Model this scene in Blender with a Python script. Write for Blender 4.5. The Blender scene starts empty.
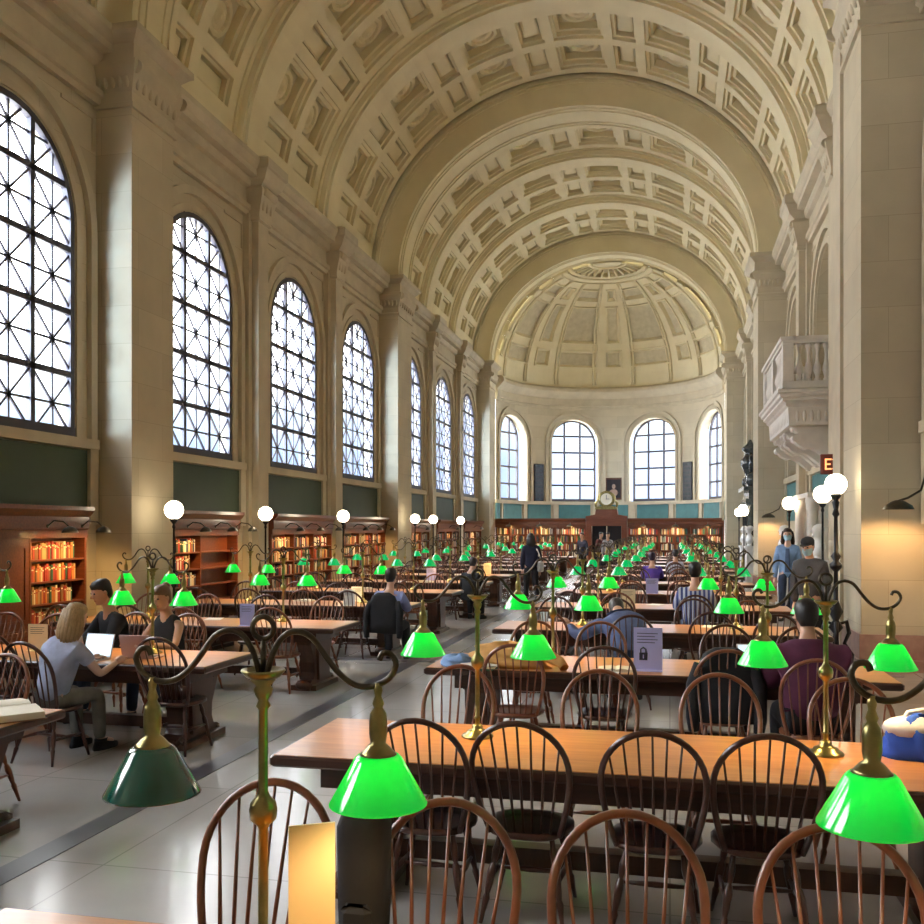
import bpy, math, random
from mathutils import Vector, Matrix
random.seed(7)
PI = math.pi
R = math.radians
scn = bpy.context.scene
C = scn.collection

# ------------------------------------------------------------------ camera, sky, exposure
EYE = 1.95; F = 930.0; YAW = R(12.6)
cam_d = bpy.data.cameras.new('camera'); cam = bpy.data.objects.new('camera', cam_d); C.objects.link(cam)
cam.location = (0, 0, EYE); cam.rotation_euler = (R(90), 0, YAW)
cam_d.sensor_width = 36; cam_d.lens = 36 * F / 924; cam_d.shift_y = 66 / 924
cam_d.clip_start = 0.05; cam_d.clip_end = 300
scn.camera = cam

world = bpy.data.worlds.new('sky'); scn.world = world; world.use_nodes = True
wn = world.node_tree; wn.nodes.clear()
wo = wn.nodes.new('ShaderNodeOutputWorld'); wb = wn.nodes.new('ShaderNodeBackground')
wtc = wn.nodes.new('ShaderNodeTexCoord'); wsep = wn.nodes.new('ShaderNodeSeparateXYZ'); wr = wn.nodes.new('ShaderNodeValToRGB')
wmr = wn.nodes.new('ShaderNodeMapRange'); wmr.inputs['From Min'].default_value = -0.3; wmr.inputs['From Max'].default_value = 0.7
wn.links.new(wtc.outputs['Generated'], wsep.inputs[0]); wn.links.new(wsep.outputs['Z'], wmr.inputs['Value']); wn.links.new(wmr.outputs[0], wr.inputs[0])
wr.color_ramp.elements[0].position = 0.0; wr.color_ramp.elements[0].color = (0.50, 0.52, 0.53, 1)      # sunlit paving outside
wr.color_ramp.elements[-1].position = 1.0; wr.color_ramp.elements[-1].color = (0.80, 0.90, 1.0, 1)
for p_, c_ in ((0.27, (0.46, 0.48, 0.49)), (0.31, (0.028, 0.040, 0.066)), (0.37, (0.034, 0.046, 0.068)), (0.42, (0.06, 0.075, 0.09)), (0.50, (0.5, 0.52, 0.55)), (0.7, (1.0, 1.0, 1.0))):
    e = wr.color_ramp.elements.new(p_); e.color = (*c_, 1)
wb.inputs['Strength'].default_value = 20.0
sun_d = bpy.data.lights.new('low_hazy_sun', 'SUN'); sun_d.energy = 15.0; sun_d.angle = R(16); sun_d.color = (0.55, 0.76, 1.0)
sun = bpy.data.objects.new('low_hazy_sun', sun_d); C.objects.link(sun)
sun.rotation_euler = Vector((0.36, 1.0, -0.05)).to_track_quat('-Z', 'Y').to_euler()
wmy = wn.nodes.new('ShaderNodeMapRange'); wmy.inputs['From Min'].default_value = 0.982; wmy.inputs['From Max'].default_value = 0.992; wmy.inputs['To Max'].default_value = 0.022
wn.links.new(wsep.outputs['Y'], wmy.inputs['Value'])
wad = wn.nodes.new('ShaderNodeMix'); wad.data_type = 'RGBA'; wad.blend_type = 'ADD'; wad.inputs['Factor'].default_value = 1.0
wn.links.new(wr.outputs[0], wad.inputs[6]); wn.links.new(wmy.outputs[0], wad.inputs[7])
# unseen sky glow added beyond the left windows to brighten the right side
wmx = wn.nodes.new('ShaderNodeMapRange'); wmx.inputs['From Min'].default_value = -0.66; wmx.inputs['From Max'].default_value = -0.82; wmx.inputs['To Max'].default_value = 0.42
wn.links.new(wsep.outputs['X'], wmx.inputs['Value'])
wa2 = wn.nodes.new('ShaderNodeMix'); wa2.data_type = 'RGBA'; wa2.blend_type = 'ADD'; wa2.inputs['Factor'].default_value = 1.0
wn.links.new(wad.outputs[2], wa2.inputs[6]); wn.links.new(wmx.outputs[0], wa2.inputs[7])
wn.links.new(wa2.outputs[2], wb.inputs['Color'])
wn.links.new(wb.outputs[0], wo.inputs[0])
scn.view_settings.view_transform = 'Standard'; scn.view_settings.look = 'None'
scn.view_settings.exposure = 0.0; scn.view_settings.gamma = 1.0; scn.view_settings.use_curve_mapping = False
try:
    scn.cycles.use_denoising = True
    scn.cycles.max_bounces = 10; scn.cycles.diffuse_bounces = 6; scn.cycles.glossy_bounces = 3
    scn.cycles.transparent_max_bounces = 12; scn.cycles.sample_clamp_indirect = 6
    scn.cycles.caustics_reflective = False; scn.cycles.caustics_refractive = False
except Exception:
    pass

def at(px, py, z):
    """the point of height z that the photograph shows at pixel px, py"""
    a = math.atan((px - 462) / F) - YAW; t = math.tan(a)
    d = (EYE - z) * F / (py - 528)
    Y = d / (math.cos(YAW) - t * math.sin(YAW))
    return t * Y, Y
def lat(px, Y):
    return math.tan(math.atan((px - 462) / F) - YAW) * Y

# ------------------------------------------------------------------ materials
def lin(c):
    return tuple((x / 12.92 if x <= 0.04045 else ((x + 0.055) / 1.055) ** 2.4) for x in c)
def mat(name, col, rough=0.5, metal=0.0, noise=None, bump=0.0, emit=None, es=0.0, coat=0.0, spec=0.5, scale=(1, 1, 1), nscale=3.0, trans=0.0, alpha=1.0):
    m = bpy.data.materials.new(name); m.use_nodes = True
    nt = m.node_tree; b = nt.nodes['Principled BSDF']
    b.inputs['Base Color'].default_value = (*col, 1); b.inputs['Roughness'].default_value = rough
    b.inputs['Metallic'].default_value = metal; b.inputs['Specular IOR Level'].default_value = spec
    b.inputs['Coat Weight'].default_value = coat; b.inputs['Coat Roughness'].default_value = 0.12
    if emit: b.inputs['Emission Color'].default_value = (*emit, 1); b.inputs['Emission Strength'].default_value = es
    tc = nt.nodes.new('ShaderNodeTexCoord'); mp = nt.nodes.new('ShaderNodeMapping'); mp.inputs['Scale'].default_value = scale
    nz = nt.nodes.new('ShaderNodeTexNoise'); nz.inputs['Scale'].default_value = nscale; nz.inputs['Detail'].default_value = 5
    nt.links.new(tc.outputs['Object'], mp.inputs[0]); nt.links.new(mp.outputs[0], nz.inputs['Vector'])
    if noise:
        rp = nt.nodes.new('ShaderNodeValToRGB')
        rp.color_ramp.elements[0].position = 0.3; rp.color_ramp.elements[1].position = 0.7
        rp.color_ramp.elements[0].color = (*noise, 1); rp.color_ramp.elements[1].color = (*col, 1)
        nt.links.new(nz.outputs['Fac'], rp.inputs[0]); nt.links.new(rp.outputs[0], b.inputs['Base Color'])
    if bump:
        bp = nt.nodes.new('ShaderNodeBump'); bp.inputs['Strength'].default_value = bump; bp.inputs['Distance'].default_value = 0.02
        nt.links.new(nz.outputs['Fac'], bp.inputs['Height']); nt.links.new(bp.outputs[0], b.inputs['Normal'])
    return m

def block_mat(name, c1, c2, mortar, bw, bh, axis, rough=0.6, ms=0.004, coat=0.0, offset=0.5):
    m = mat(name, c1, rough, coat=coat); nt = m.node_tree; b = nt.nodes['Principled BSDF']
    tc = nt.nodes.new('ShaderNodeTexCoord'); sp = nt.nodes.new('ShaderNodeSeparateXYZ'); cb = nt.nodes.new('ShaderNodeCombineXYZ')
    nt.links.new(tc.outputs['Object'], sp.inputs[0])
    if axis == 'floor':
        nt.links.new(sp.outputs['X'], cb.inputs[0]); nt.links.new(sp.outputs['Y'], cb.inputs[1])
    else:
        ad = nt.nodes.new('ShaderNodeMath'); ad.operation = 'ADD'
        nt.links.new(sp.outputs['X'], ad.inputs[0]); nt.links.new(sp.outputs['Y'], ad.inputs[1])
        nt.links.new(ad.outputs[0], cb.inputs[0]); nt.links.new(sp.outputs['Z'], cb.inputs[1])
    br = nt.nodes.new('ShaderNodeTexBrick'); br.inputs['Scale'].default_value = 1
    br.inputs['Brick Width'].default_value = bw; br.inputs['Row Height'].default_value = bh; br.inputs['Mortar Size'].default_value = ms
    br.inputs['Color1'].default_value = (*c1, 1); br.inputs['Color2'].default_value = (*c2, 1); br.inputs['Mortar'].default_value = (*mortar, 1)
    br.offset = offset
    nt.links.new(cb.outputs[0], br.inputs['Vector'])
    nz = nt.nodes.new('ShaderNodeTexNoise'); nz.inputs['Scale'].default_value = 1.7; nz.inputs['Detail'].default_value = 6
    nt.links.new(tc.outputs['Object'], nz.inputs['Vector'])
    mr = nt.nodes.new('ShaderNodeMapRange'); mr.inputs['To Min'].default_value = 0.82; mr.inputs['To Max'].default_value = 1.12
    nt.links.new(nz.outputs['Fac'], mr.inputs['Value'])
    mx = nt.nodes.new('ShaderNodeMix'); mx.data_type = 'RGBA'; mx.blend_type = 'MULTIPLY'; mx.inputs['Factor'].default_value = 1
    nt.links.new(br.outputs['Color'], mx.inputs[6]); nt.links.new(mr.outputs[0], mx.inputs[7])
    nt.links.new(mx.outputs[2], b.inputs['Base Color'])
    return m

def glass_mat(name, tint=(1, 1, 1)):
    m = bpy.data.materials.new(name); m.use_nodes = True; nt = m.node_tree; nt.nodes.clear()
    o = nt.nodes.new('ShaderNodeOutputMaterial'); mx = nt.nodes.new('ShaderNodeMixShader')
    t = nt.nodes.new('ShaderNodeBsdfTransparent'); g = nt.nodes.new('ShaderNodeBsdfGlossy'); g.inputs['Roughness'].default_value = 0.03
    t.inputs['Color'].default_value = (*tint, 1)
    mx.inputs[0].default_value = 0.06
    nt.links.new(t.outputs[0], mx.inputs[1]); nt.links.new(g.outputs[0], mx.inputs[2])
    nt.links.new(mx.outputs[0], o.inputs[0]); return m

def wood_mat(name, c1, c2, rough=0.35, scale=(1.2, 14, 14), coat=0.3, nscale=2.2):
    return mat(name, c1, rough, noise=c2, scale=scale, nscale=nscale, coat=coat)

M = {}
M['stone'] = block_mat('sandstone_blocks', (0.56, 0.49, 0.355), (0.49, 0.425, 0.305), (0.40, 0.345, 0.245), 1.5, 0.62, 'wall', 0.7)
M['stone_trim'] = mat('sandstone_trim', (0.56, 0.49, 0.355), 0.7, noise=(0.46, 0.40, 0.295), nscale=2)
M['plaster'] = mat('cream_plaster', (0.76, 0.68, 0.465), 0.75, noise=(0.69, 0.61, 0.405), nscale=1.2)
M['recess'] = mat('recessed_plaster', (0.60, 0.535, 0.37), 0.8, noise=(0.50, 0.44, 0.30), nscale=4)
M['pale'] = mat('pale_limestone', (0.74, 0.70, 0.64), 0.55, noise=(0.64, 0.61, 0.57), nscale=5)
M['marble'] = mat('white_marble', (0.80, 0.80, 0.80), 0.35, noise=(0.62, 0.64, 0.68), nscale=4)
M['dado'] = mat('pink_marble_dado', (0.38, 0.22, 0.17), 0.3, noise=(0.26, 0.14, 0.11), nscale=6)
M['floor'] = block_mat('stone_floor', (0.47, 0.44, 0.42), (0.42, 0.40, 0.385), (0.30, 0.28, 0.27), 1.6, 1.6, 'floor', 0.24, 0.006, coat=0.35, offset=0.0)
M['stripe'] = mat('dark_floor_stone', (0.085, 0.08, 0.10), 0.3, noise=(0.06, 0.055, 0.07))
M['green'] = mat('green_wall_panel', (0.035, 0.06, 0.033), 0.6, noise=(0.03, 0.05, 0.028))
M['teal'] = mat('teal_wall_panel', (0.06, 0.20, 0.21), 0.6, noise=(0.05, 0.16, 0.17))
M['iron'] = mat('dark_window_iron', (0.045, 0.04, 0.06), 0.5)
M['glass'] = glass_mat('window_glass')
M['case'] = wood_mat('bookcase_wood', (0.20, 0.055, 0.022), (0.12, 0.032, 0.014), 0.35)
M['top'] = wood_mat('table_top_wood', (0.64, 0.27, 0.07), (0.50, 0.19, 0.045), 0.3, (1.2, 12, 1), 0.25)
M['edge'] = wood_mat('table_edge_wood', (0.075, 0.028, 0.018), (0.045, 0.018, 0.012), 0.35)
M['tleg'] = wood_mat('table_leg_wood', (0.105, 0.04, 0.022), (0.06, 0.022, 0.012), 0.4, (8, 8, 1.5))
M['chair'] = wood_mat('chair_wood', (0.085, 0.026, 0.017), (0.05, 0.016, 0.011), 0.28, (6, 6, 6), 0.4)
M['chair_lt'] = wood_mat('worn_chair_wood', (0.27, 0.088, 0.04), (0.16, 0.05, 0.026), 0.3, (6, 6, 6), 0.4)
M['brass'] = mat('aged_brass', (0.42, 0.32, 0.13), 0.28, 1.0, noise=(0.20, 0.19, 0.08), nscale=14)
M['bronze'] = mat('dark_bronze', (0.07, 0.06, 0.05), 0.35, 0.8, noise=(0.11, 0.09, 0.06), nscale=20)
M['black'] = mat('black_iron', (0.02, 0.02, 0.024), 0.4, 0.5)
M['globe'] = mat('lit_opal_globe', (0.95, 0.92, 0.85), 0.3, emit=(1.0, 0.86, 0.62), es=13.0)
M['shade_on'] = mat('lit_green_glass', (0.0, 0.22, 0.05), 0.12, emit=(0.0, 0.66, 0.15), es=0.6, coat=1.0)
def lit_glass():
    m = M['shade_on'].copy(); m.name = 'lit_translucent_green_glass'; nt = m.node_tree; b = nt.nodes['Principled BSDF']; b.inputs['Emission Strength'].default_value = 0.14
    tr_ = nt.nodes.new('ShaderNodeBsdfTranslucent'); tr_.inputs['Color'].default_value = (0.03, 0.85, 0.16, 1)
    ad = nt.nodes.new('ShaderNodeAddShader'); out = nt.nodes['Material Output']
    nt.links.new(b.outputs[0], ad.inputs[0]); nt.links.new(tr_.outputs[0], ad.inputs[1]); nt.links.new(ad.outputs[0], out.inputs[0]); return m
M['shade_near'] = lit_glass()
M['shade_off'] = mat('unlit_green_glass', (0.0, 0.10, 0.075), 0.06, coat=1.0)
M['shade_in'] = mat('white_glass_lining', (0.8, 0.85, 0.8), 0.4)
M['bulb'] = mat('lit_bulb', (1, 0.9, 0.7), 0.4, emit=(1.0, 0.75, 0.42), es=4)
M['paper'] = mat('white_paper', (0.80, 0.78, 0.74), 0.7)
M['page'] = mat('cream_pages', (0.86, 0.80, 0.66), 0.7, noise=(0.80, 0.72, 0.58))
M['lilac'] = mat('lilac_notice', (0.47, 0.47, 0.80), 0.5)
M['cream'] = mat('cream_notice', (0.80, 0.66, 0.40), 0.5)
M['ink'] = mat('black_ink', (0.02, 0.02, 0.05), 0.6)
M['skin'] = mat('skin', (0.56, 0.32, 0.22), 0.5)
M['skin_lt'] = mat('fair_skin', (0.66, 0.42, 0.32), 0.5)
M['exit'] = mat('exit_sign_red', (0.16, 0.03, 0.02), 0.5)
M['exit_letter'] = mat('lit_exit_letters', (0.9, 0.45, 0.2), 0.4, emit=(1.0, 0.42, 0.16), es=1.3)
M['alu'] = mat('silver_aluminium', (0.62, 0.60, 0.62), 0.3, 0.6)
M['rose_alu'] = mat('rose_aluminium', (0.48, 0.33, 0.32), 0.35, 0.4)
M['screen'] = mat('lit_screen', (0.6, 0.7, 0.8), 0.3, emit=(0.65, 0.85, 1.0), es=1.2)
M['darkstone'] = mat('black_green_marble', (0.02, 0.026, 0.03), 0.18, noise=(0.05, 0.06, 0.065), nscale=9, coat=0.4)
M['dark'] = mat('dark_doorway_cloth', (0.015, 0.012, 0.016), 0.8)
def cloth(name, c, n=None):
    k = 'cloth_' + name
    if k not in M: M[k] = mat(name + '_cloth', c, 0.85, noise=n or tuple(x * 0.75 for x in c), nscale=12, bump=0.3)
    return M[k]

# ------------------------------------------------------------------ mesh helpers
class MB:
    def __init__(s): s.v = []; s.f = []; s.sm = []; s.mi = []; s.cur = 0
    def add(s, vs, fs, smooth=False):
        n = len(s.v); s.v += [tuple(p) for p in vs]
        for f in fs: s.f.append(tuple(i + n for i in f)); s.sm.append(smooth); s.mi.append(s.cur)
        return s
    def box(s, x0, x1, y0, y1, z0, z1, m=None):
        vs = [(x, y, z) for x in (x0, x1) for y in (y0, y1) for z in (z0, z1)]
        if m is not None: vs = [m @ Vector(p) for p in vs]
        return s.add(vs, [(0, 1, 3, 2), (4, 6, 7, 5), (0, 4, 5, 1), (2, 3, 7, 6), (0, 2, 6, 4), (1, 5, 7, 3)])
    def bbox(s, x0, x1, y0, y1, z0, z1, b=0.01, m=None):
        # box with bevelled vertical and horizontal edges (three stacked octagonal rings)
        def ring(i, z):
            a0, a1, b0, b1 = x0 + i, x1 - i, y0 + i, y1 - i
            return [(a0 + b, b0, z), (a1 - b, b0, z), (a1, b0 + b, z), (a1, b1 - b, z), (a1 - b, b1, z), (a0 + b, b1, z), (a0, b1 - b, z), (a0, b0 + b, z)]
        rs = [ring(b, z0), ring(0, z0 + b), ring(0, z1 - b), ring(b, z1)]
        return s.rings(rs, m=m)
    def rings(s, rs, closed=True, caps=True, smooth=False, m=None):
        n = len(rs[0]); vs = [p for r in rs for p in r]
        if m is not None: vs = [m @ Vector(p) for p in vs]
        fs = []
        for i in range(len(rs) - 1):
            for j in range(n if closed else n - 1):
                k = (j + 1) % n
                fs.append((i * n + j, i * n + k, (i + 1) * n + k, (i + 1) * n + j))
        s.add(vs, fs, smooth)
        if caps and closed:
            b = len(s.v) - len(vs)
            s.f.append(tuple(b + j for j in range(n))[::-1]); s.sm.append(False); s.mi.append(s.cur)
            s.f.append(tuple(b + (len(rs) - 1) * n + j for j in range(n))); s.sm.append(False); s.mi.append(s.cur)
        return s
    def lathe(s, prof, n=16, c=(0, 0, 0), m=None, caps=True, smooth=True):
        rs = [[(c[0] + r * math.cos(2 * PI * j / n), c[1] + r * math.sin(2 * PI * j / n), c[2] + z) for j in range(n)] for r, z in prof]
        return s.rings(rs, caps=caps, smooth=smooth, m=m)
    def tube(s, pts, r, n=8, closed=False, m=None):
        pts = [Vector(p) for p in pts]; N = len(pts); rr = r if isinstance(r, (list, tuple)) else [r] * N
        rs = []; up = None
        for i, p in enumerate(pts):
            a = pts[(i - 1) % N] if (i > 0 or closed) else p
            b = pts[(i + 1) % N] if (i < N - 1 or closed) else p
            t = (b - a).normalized()
            if up is None:
                up = Vector((0, 0, 1)) if abs(t.z) < 0.9 else Vector((1, 0, 0))
            x = t.cross(up); 
            if x.length < 1e-5: x = t.cross(Vector((0, 1, 0)))
            x.normalize(); y = x.cross(t).normalized(); up = y
            rs.append([tuple(p + (x * math.cos(2 * PI * j / n) + y * math.sin(2 * PI * j / n)) * rr[i]) for j in range(n)])
        if closed: rs.append(rs[0])
        return s.rings(rs, caps=not closed, smooth=True, m=m)
    def sphere(s, c, r, n=16, k=10, sc=(1, 1, 1), m=None):
        rs = [[(c[0] + sc[0] * r * math.sin(PI * (i + 0.02 * (i == 0) - 0.02 * (i == k)) / k) * math.cos(2 * PI * j / n), c[1] + sc[1] * r * math.sin(PI * (i + 0.02 * (i == 0) - 0.02 * (i == k)) / k) * math.sin(2 * PI * j / n), c[2] - sc[2] * r * math.cos(PI * i / k)) for j in range(n)] for i in range(k + 1)]
        return s.rings(rs, smooth=True, m=m)
    def prism(s, outline, axis, a0, a1, m=None):
        # outline: list of 2-D points; axis 'x': (y,z) outline extruded over x; 'y': (x,z); 'z': (x,y)
        def P(p, a): return (a, p[0], p[1]) if axis == 'x' else ((p[0], a, p[1]) if axis == 'y' else (p[0], p[1], a))
        return s.rings([[P(p, a0) for p in outline], [P(p, a1) for p in outline]], m=m)
    def build(s, name, m, parent=None, loc=None):
        me = bpy.data.meshes.new(name); me.from_pydata(s.v, [], s.f); me.update()
        me.polygons.foreach_set('use_smooth', s.sm); me.polygons.foreach_set('material_index', s.mi)
        import bmesh
        bm = bmesh.new(); bm.from_mesh(me); bmesh.ops.recalc_face_normals(bm, faces=bm.faces); bm.to_mesh(me); bm.free()
        for k in (m if isinstance(m, (list, tuple)) else [m]): me.materials.append(k)
        o = bpy.data.objects.new(name, me); C.objects.link(o)
        if parent: o.parent = parent
        if loc: o.location = loc
        return o

def tag(o, label=None, cat=None, group=None, kind=None):
    if label: o['label'] = label
    if cat: o['category'] = cat
    if group: o['group'] = group
    if kind: o['kind'] = kind
    return o
def empty(name, loc=(0, 0, 0), rz=0.0):
    o = bpy.data.objects.new(name, None); C.objects.link(o); o.location = loc; o.rotation_euler = (0, 0, rz); o.empty_display_size = 0.1
    return o
def struct(o): o['kind'] = 'structure'; return o
KIDS = {}
def kids(o):
    return [c for c in o.children]
def copy_tree(o, parent=None):
    c = o.copy(); C.objects.link(c)
    if parent: c.parent = parent
    for k in TREE.get(o.name, []): 
        copy_tree(k, c)
    return c
TREE = {}
def register(o):
    TREE[o.name] = [c for c in C.objects if c.parent == o]
    for k in TREE[o.name]: register(k)
def instance(proto, loc, rz, label=None, group=None, first=set()):
    """the first use moves the prototype itself, later uses copy it"""
    if proto.name not in first: first.add(proto.name); c = proto
    else: c = copy_tree(proto)
    c.location = loc; c.rotation_euler = (0, 0, rz)
    if label: c['label'] = label
    if group: c['group'] = group
    return c

# ------------------------------------------------------------------ hall dimensions
AX = -3.0                       # axis of the hall
WL, WR = -9.2, 3.38              # wall faces
PL, PR = -8.55, 2.55            # pier faces
ZC = 10.05                      # top of the cornice, springing of the vault
VA, VB = 6.4, 5.85              # vault half width, rise
IA, IB = 5.55, 4.95             # arch inner half width, rise
PIERS = [(13.6, 14.9), (28.8, 30.4), (44.4, 45.9)]
BAYS = [(-1.4, 13.6), (14.9, 28.8), (30.4, 44.4)]
def centres(b): 
    c = (b[0] + b[1]) / 2 if b[0] > 0 else 6.65
    return [c - 4.9, c, c + 4.9]
Y0 = -1.4; YE = 45.9; AR = 5.55 # back wall, start of the apse, apse radius

# floor
f = MB(); f.box(WL - 0.4, WR + 0.4, Y0 - 0.3, YE + 0.1, -0.3, 0)
pts = [(AX + (AR + 0.5) * math.cos(PI * i / 32), YE + 0.1 + (AR + 0.5) * math.sin(PI * i / 32)) for i in range(33)]
f.prism(pts, 'z', -0.3, 0)
struct(f.build('floor', M['floor']))
st = MB()
for x in (-3.75,): st.box(x, x + 0.19, Y0, YE, 0.0, 0.004)
for y in (13.1, 28.3, 44.0): st.box(WL + 0.5, WR - 0.4, y, y + 0.19, 0.0, 0.0045)
tr = struct(st.build('trim_1', M['stripe'])); tr['label'] = 'dark stone bands inlaid in the pale floor'

# walls with arched openings ---------------------------------------------------
WW, WS, WB_ = 1.46, 6.72, 3.38     # half width, springing height, sill height
def wall_bay(mb, X, ya, yb, yc, z0, z1, hw=WW, zs=WS, zb=WB_, back=-0.3, jx=None):
    """wall face at X between ya..yb with one arched opening centred on yc, jambs going back"""
    n = 24
    arc = [(yc - hw * math.cos(PI * i / n), zs + hw * math.sin(PI * i / n)) for i in range(n + 1)]
    P = lambda y, z: (X, y, z)
    mb.add([P(ya, z0), P(yc - hw, z0), P(yc - hw, zs), P(yc - hw, z1), P(ya, z1)], [(0, 1, 2, 3, 4)])
    mb.add([P(yc + hw, z0), P(yb, z0), P(yb, z1), P(yc + hw, z1), P(yc + hw, zs)], [(0, 1, 2, 3, 4)])
    mb.add([P(yc - hw, z0), P(yc + hw, z0), P(yc + hw, zb), P(yc - hw, zb)], [(0, 1, 2, 3)])
    for i in range(n):
        (a, b), (c, d) = arc[i], arc[i + 1]
        mb.add([P(a, b), P(c, d), P(c, z1), P(a, z1)], [(0, 1, 2, 3)])
    out = [(yc - hw, zb)] + arc + [(yc + hw, zb)]
    for i in range(len(out)):
        (a, b), (c, d) = out[i], out[(i + 1) % len(out)]
        mb.add([(X, a, b), (X, c, d), (X + back, c, d), (X + back, a, b)], [(0, 1, 2, 3)])

def arch_sweep(mb, cx, y0, y1, a0, b0, a1, b1, z=ZC, n=48, th0=0.0, th1=PI, smooth=False):
    """band between ellipse a0,b0 and a1,b1 from y0 to y1"""
    rs = []
    for i in range(n + 1):
        t = th0 + (th1 - th0) * i / n; c, s = math.cos(t), math.sin(t)
        rs.append([(cx + a0 * c, y0, z + b0 * s), (cx + a0 * c, y1, z + b0 * s), (cx + a1 * c, y1, z + b1 * s), (cx + a1 * c, y0, z + b1 * s)])
    mb.rings(rs, smooth=smooth)

def win_moulding(mb, X, out, yc, hw, zs, zb, w, d, n=28):
    """raised moulding band round an arched opening, projecting out from the wall face"""
    rs = []
    path = [(yc - hw, zb, -1, 0)] + [(yc - hw * math.cos(PI * i / n), zs + hw * math.sin(PI * i / n), -math.cos(PI * i / n), math.sin(PI * i / n)) for i in range(n + 1)] + [(yc + hw, zb, 1, 0)]
    for y, z, ny, nz in path:
        rs.append([(X, y, z), (X + out * d, y, z), (X + out * d, y + ny * w, z + nz * w), (X, y + ny * w, z + nz * w)])
    mb.rings(rs)

winno = [0]
def make_window(X, side, yc, hw, zs, zb, cols=3, diag=True, rowh=0.98, glass_x=0.0, label=''):
    """iron-framed arched window lying in the plane x = X"""
    winno[0] += 1
    root = struct(empty('window_%d' % winno[0], (X, yc, zb)))
    fr = MB(); thin = MB(); H = zs - zb
    def inside(y, z):  # top limit at y
        return H + math.sqrt(max(0, hw * hw - y * y))
    n = 24; t = 0.05; o = 0.10
    path = [(-hw, 0.0, -1, 0)] + [(-hw * math.cos(PI * i / n), H + hw * math.sin(PI * i / n), -math.cos(PI * i / n), math.sin(PI * i / n)) for i in range(n + 1)] + [(hw, 0.0, 1, 0)]
    rs = [[(-0.05, y, z), (0.05, y, z), (0.05, y - ny * o, z - nz * o), (-0.05, y - ny * o, z - nz * o)] for y, z, ny, nz in path]
    fr.rings(rs); fr.box(-0.05, 0.06, -hw, hw, 0, 0.15)
    def bar(mb, y0, z0, y1, z1, w, d):
        a = Vector((0, y0, z0)); b = Vector((0, y1, z1)); dr = (b - a)
        if dr.length < 0.03: return
        dr.normalize(); nn = Vector((0, -dr.z, dr.y)) * w / 2
        mb.rings([[tuple(a - nn + Vector((-d, 0, 0))), tuple(a + nn + Vector((-d, 0, 0))), tuple(a + nn + Vector((d, 0, 0))), tuple(a - nn + Vector((d, 0, 0)))],
                  [tuple(b - nn + Vector((-d, 0, 0))), tuple(b + nn + Vector((-d, 0, 0))), tuple(b + nn + Vector((d, 0, 0))), tuple(b - nn + Vector((d, 0, 0)))]])
    cw = 2 * hw / cols
    for i in range(1, cols):
        y = -hw + i * cw; bar(fr, y, 0, y, inside(y, 0), 0.095, 0.04)
    rows = []; z = rowh
    while z < H + hw - 0.2: rows.append(z); z += rowh
    for z in rows:
        w = hw if z < H else math.sqrt(max(0, hw * hw - (z - H) ** 2))
        bar(fr, -w, z, w, z, 0.095, 0.04)
    def clip(y0, z0, y1, z1):
        N = 12; good = [k for k in range(N + 1) if (lambda y, z: abs(y) <= hw and z <= inside(y, z))(y0 + (y1 - y0) * k / N, z0 + (z1 - z0) * k / N)]
        if len(good) < 2: return
        a, b = good[0] / N, good[-1] / N
        bar(thin, y0 + (y1 - y0) * a, z0 + (z1 - z0) * a, y0 + (y1 - y0) * b, z0 + (z1 - z0) * b, 0.036, 0.015)
    zz = [0] + rows + [rows[-1] + rowh]
    if not diag:
        for i in range(1, cols):
            for z in rows:
                if z < inside(-hw + i * cw, 0) - .1: fr.sphere((-0.03, -hw + i * cw, z), 0.07, 8, 6)
    if diag:
        for i in range(cols):
            ya = -hw + i * cw; yb = ya + cw; ym = (ya + yb) / 2
            for k in range(len(zz) - 1):
                a, b = zz[k], zz[k + 1]; m_ = (a + b) / 2
                clip(ya, a, yb, b); clip(ya, b, yb, a); clip(ym, a, ym, b); clip(ya, m_, yb, m_)
    fr.build('window_frame', M['iron'], root)
    if thin.v: thin.build('glazing_bar', M['iron'], root)
    gl = MB()
    g = [(-hw, 0.0)] + [(-hw * math.cos(PI * i / n), H + hw * math.sin(PI * i / n)) for i in range(n + 1)] + [(hw, 0.0)]
    gl.add([(0, y, z) for y, z in g], [tuple(range(len(g)))])
    gl.build('pane', M['glass'], root)
    return root

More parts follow.
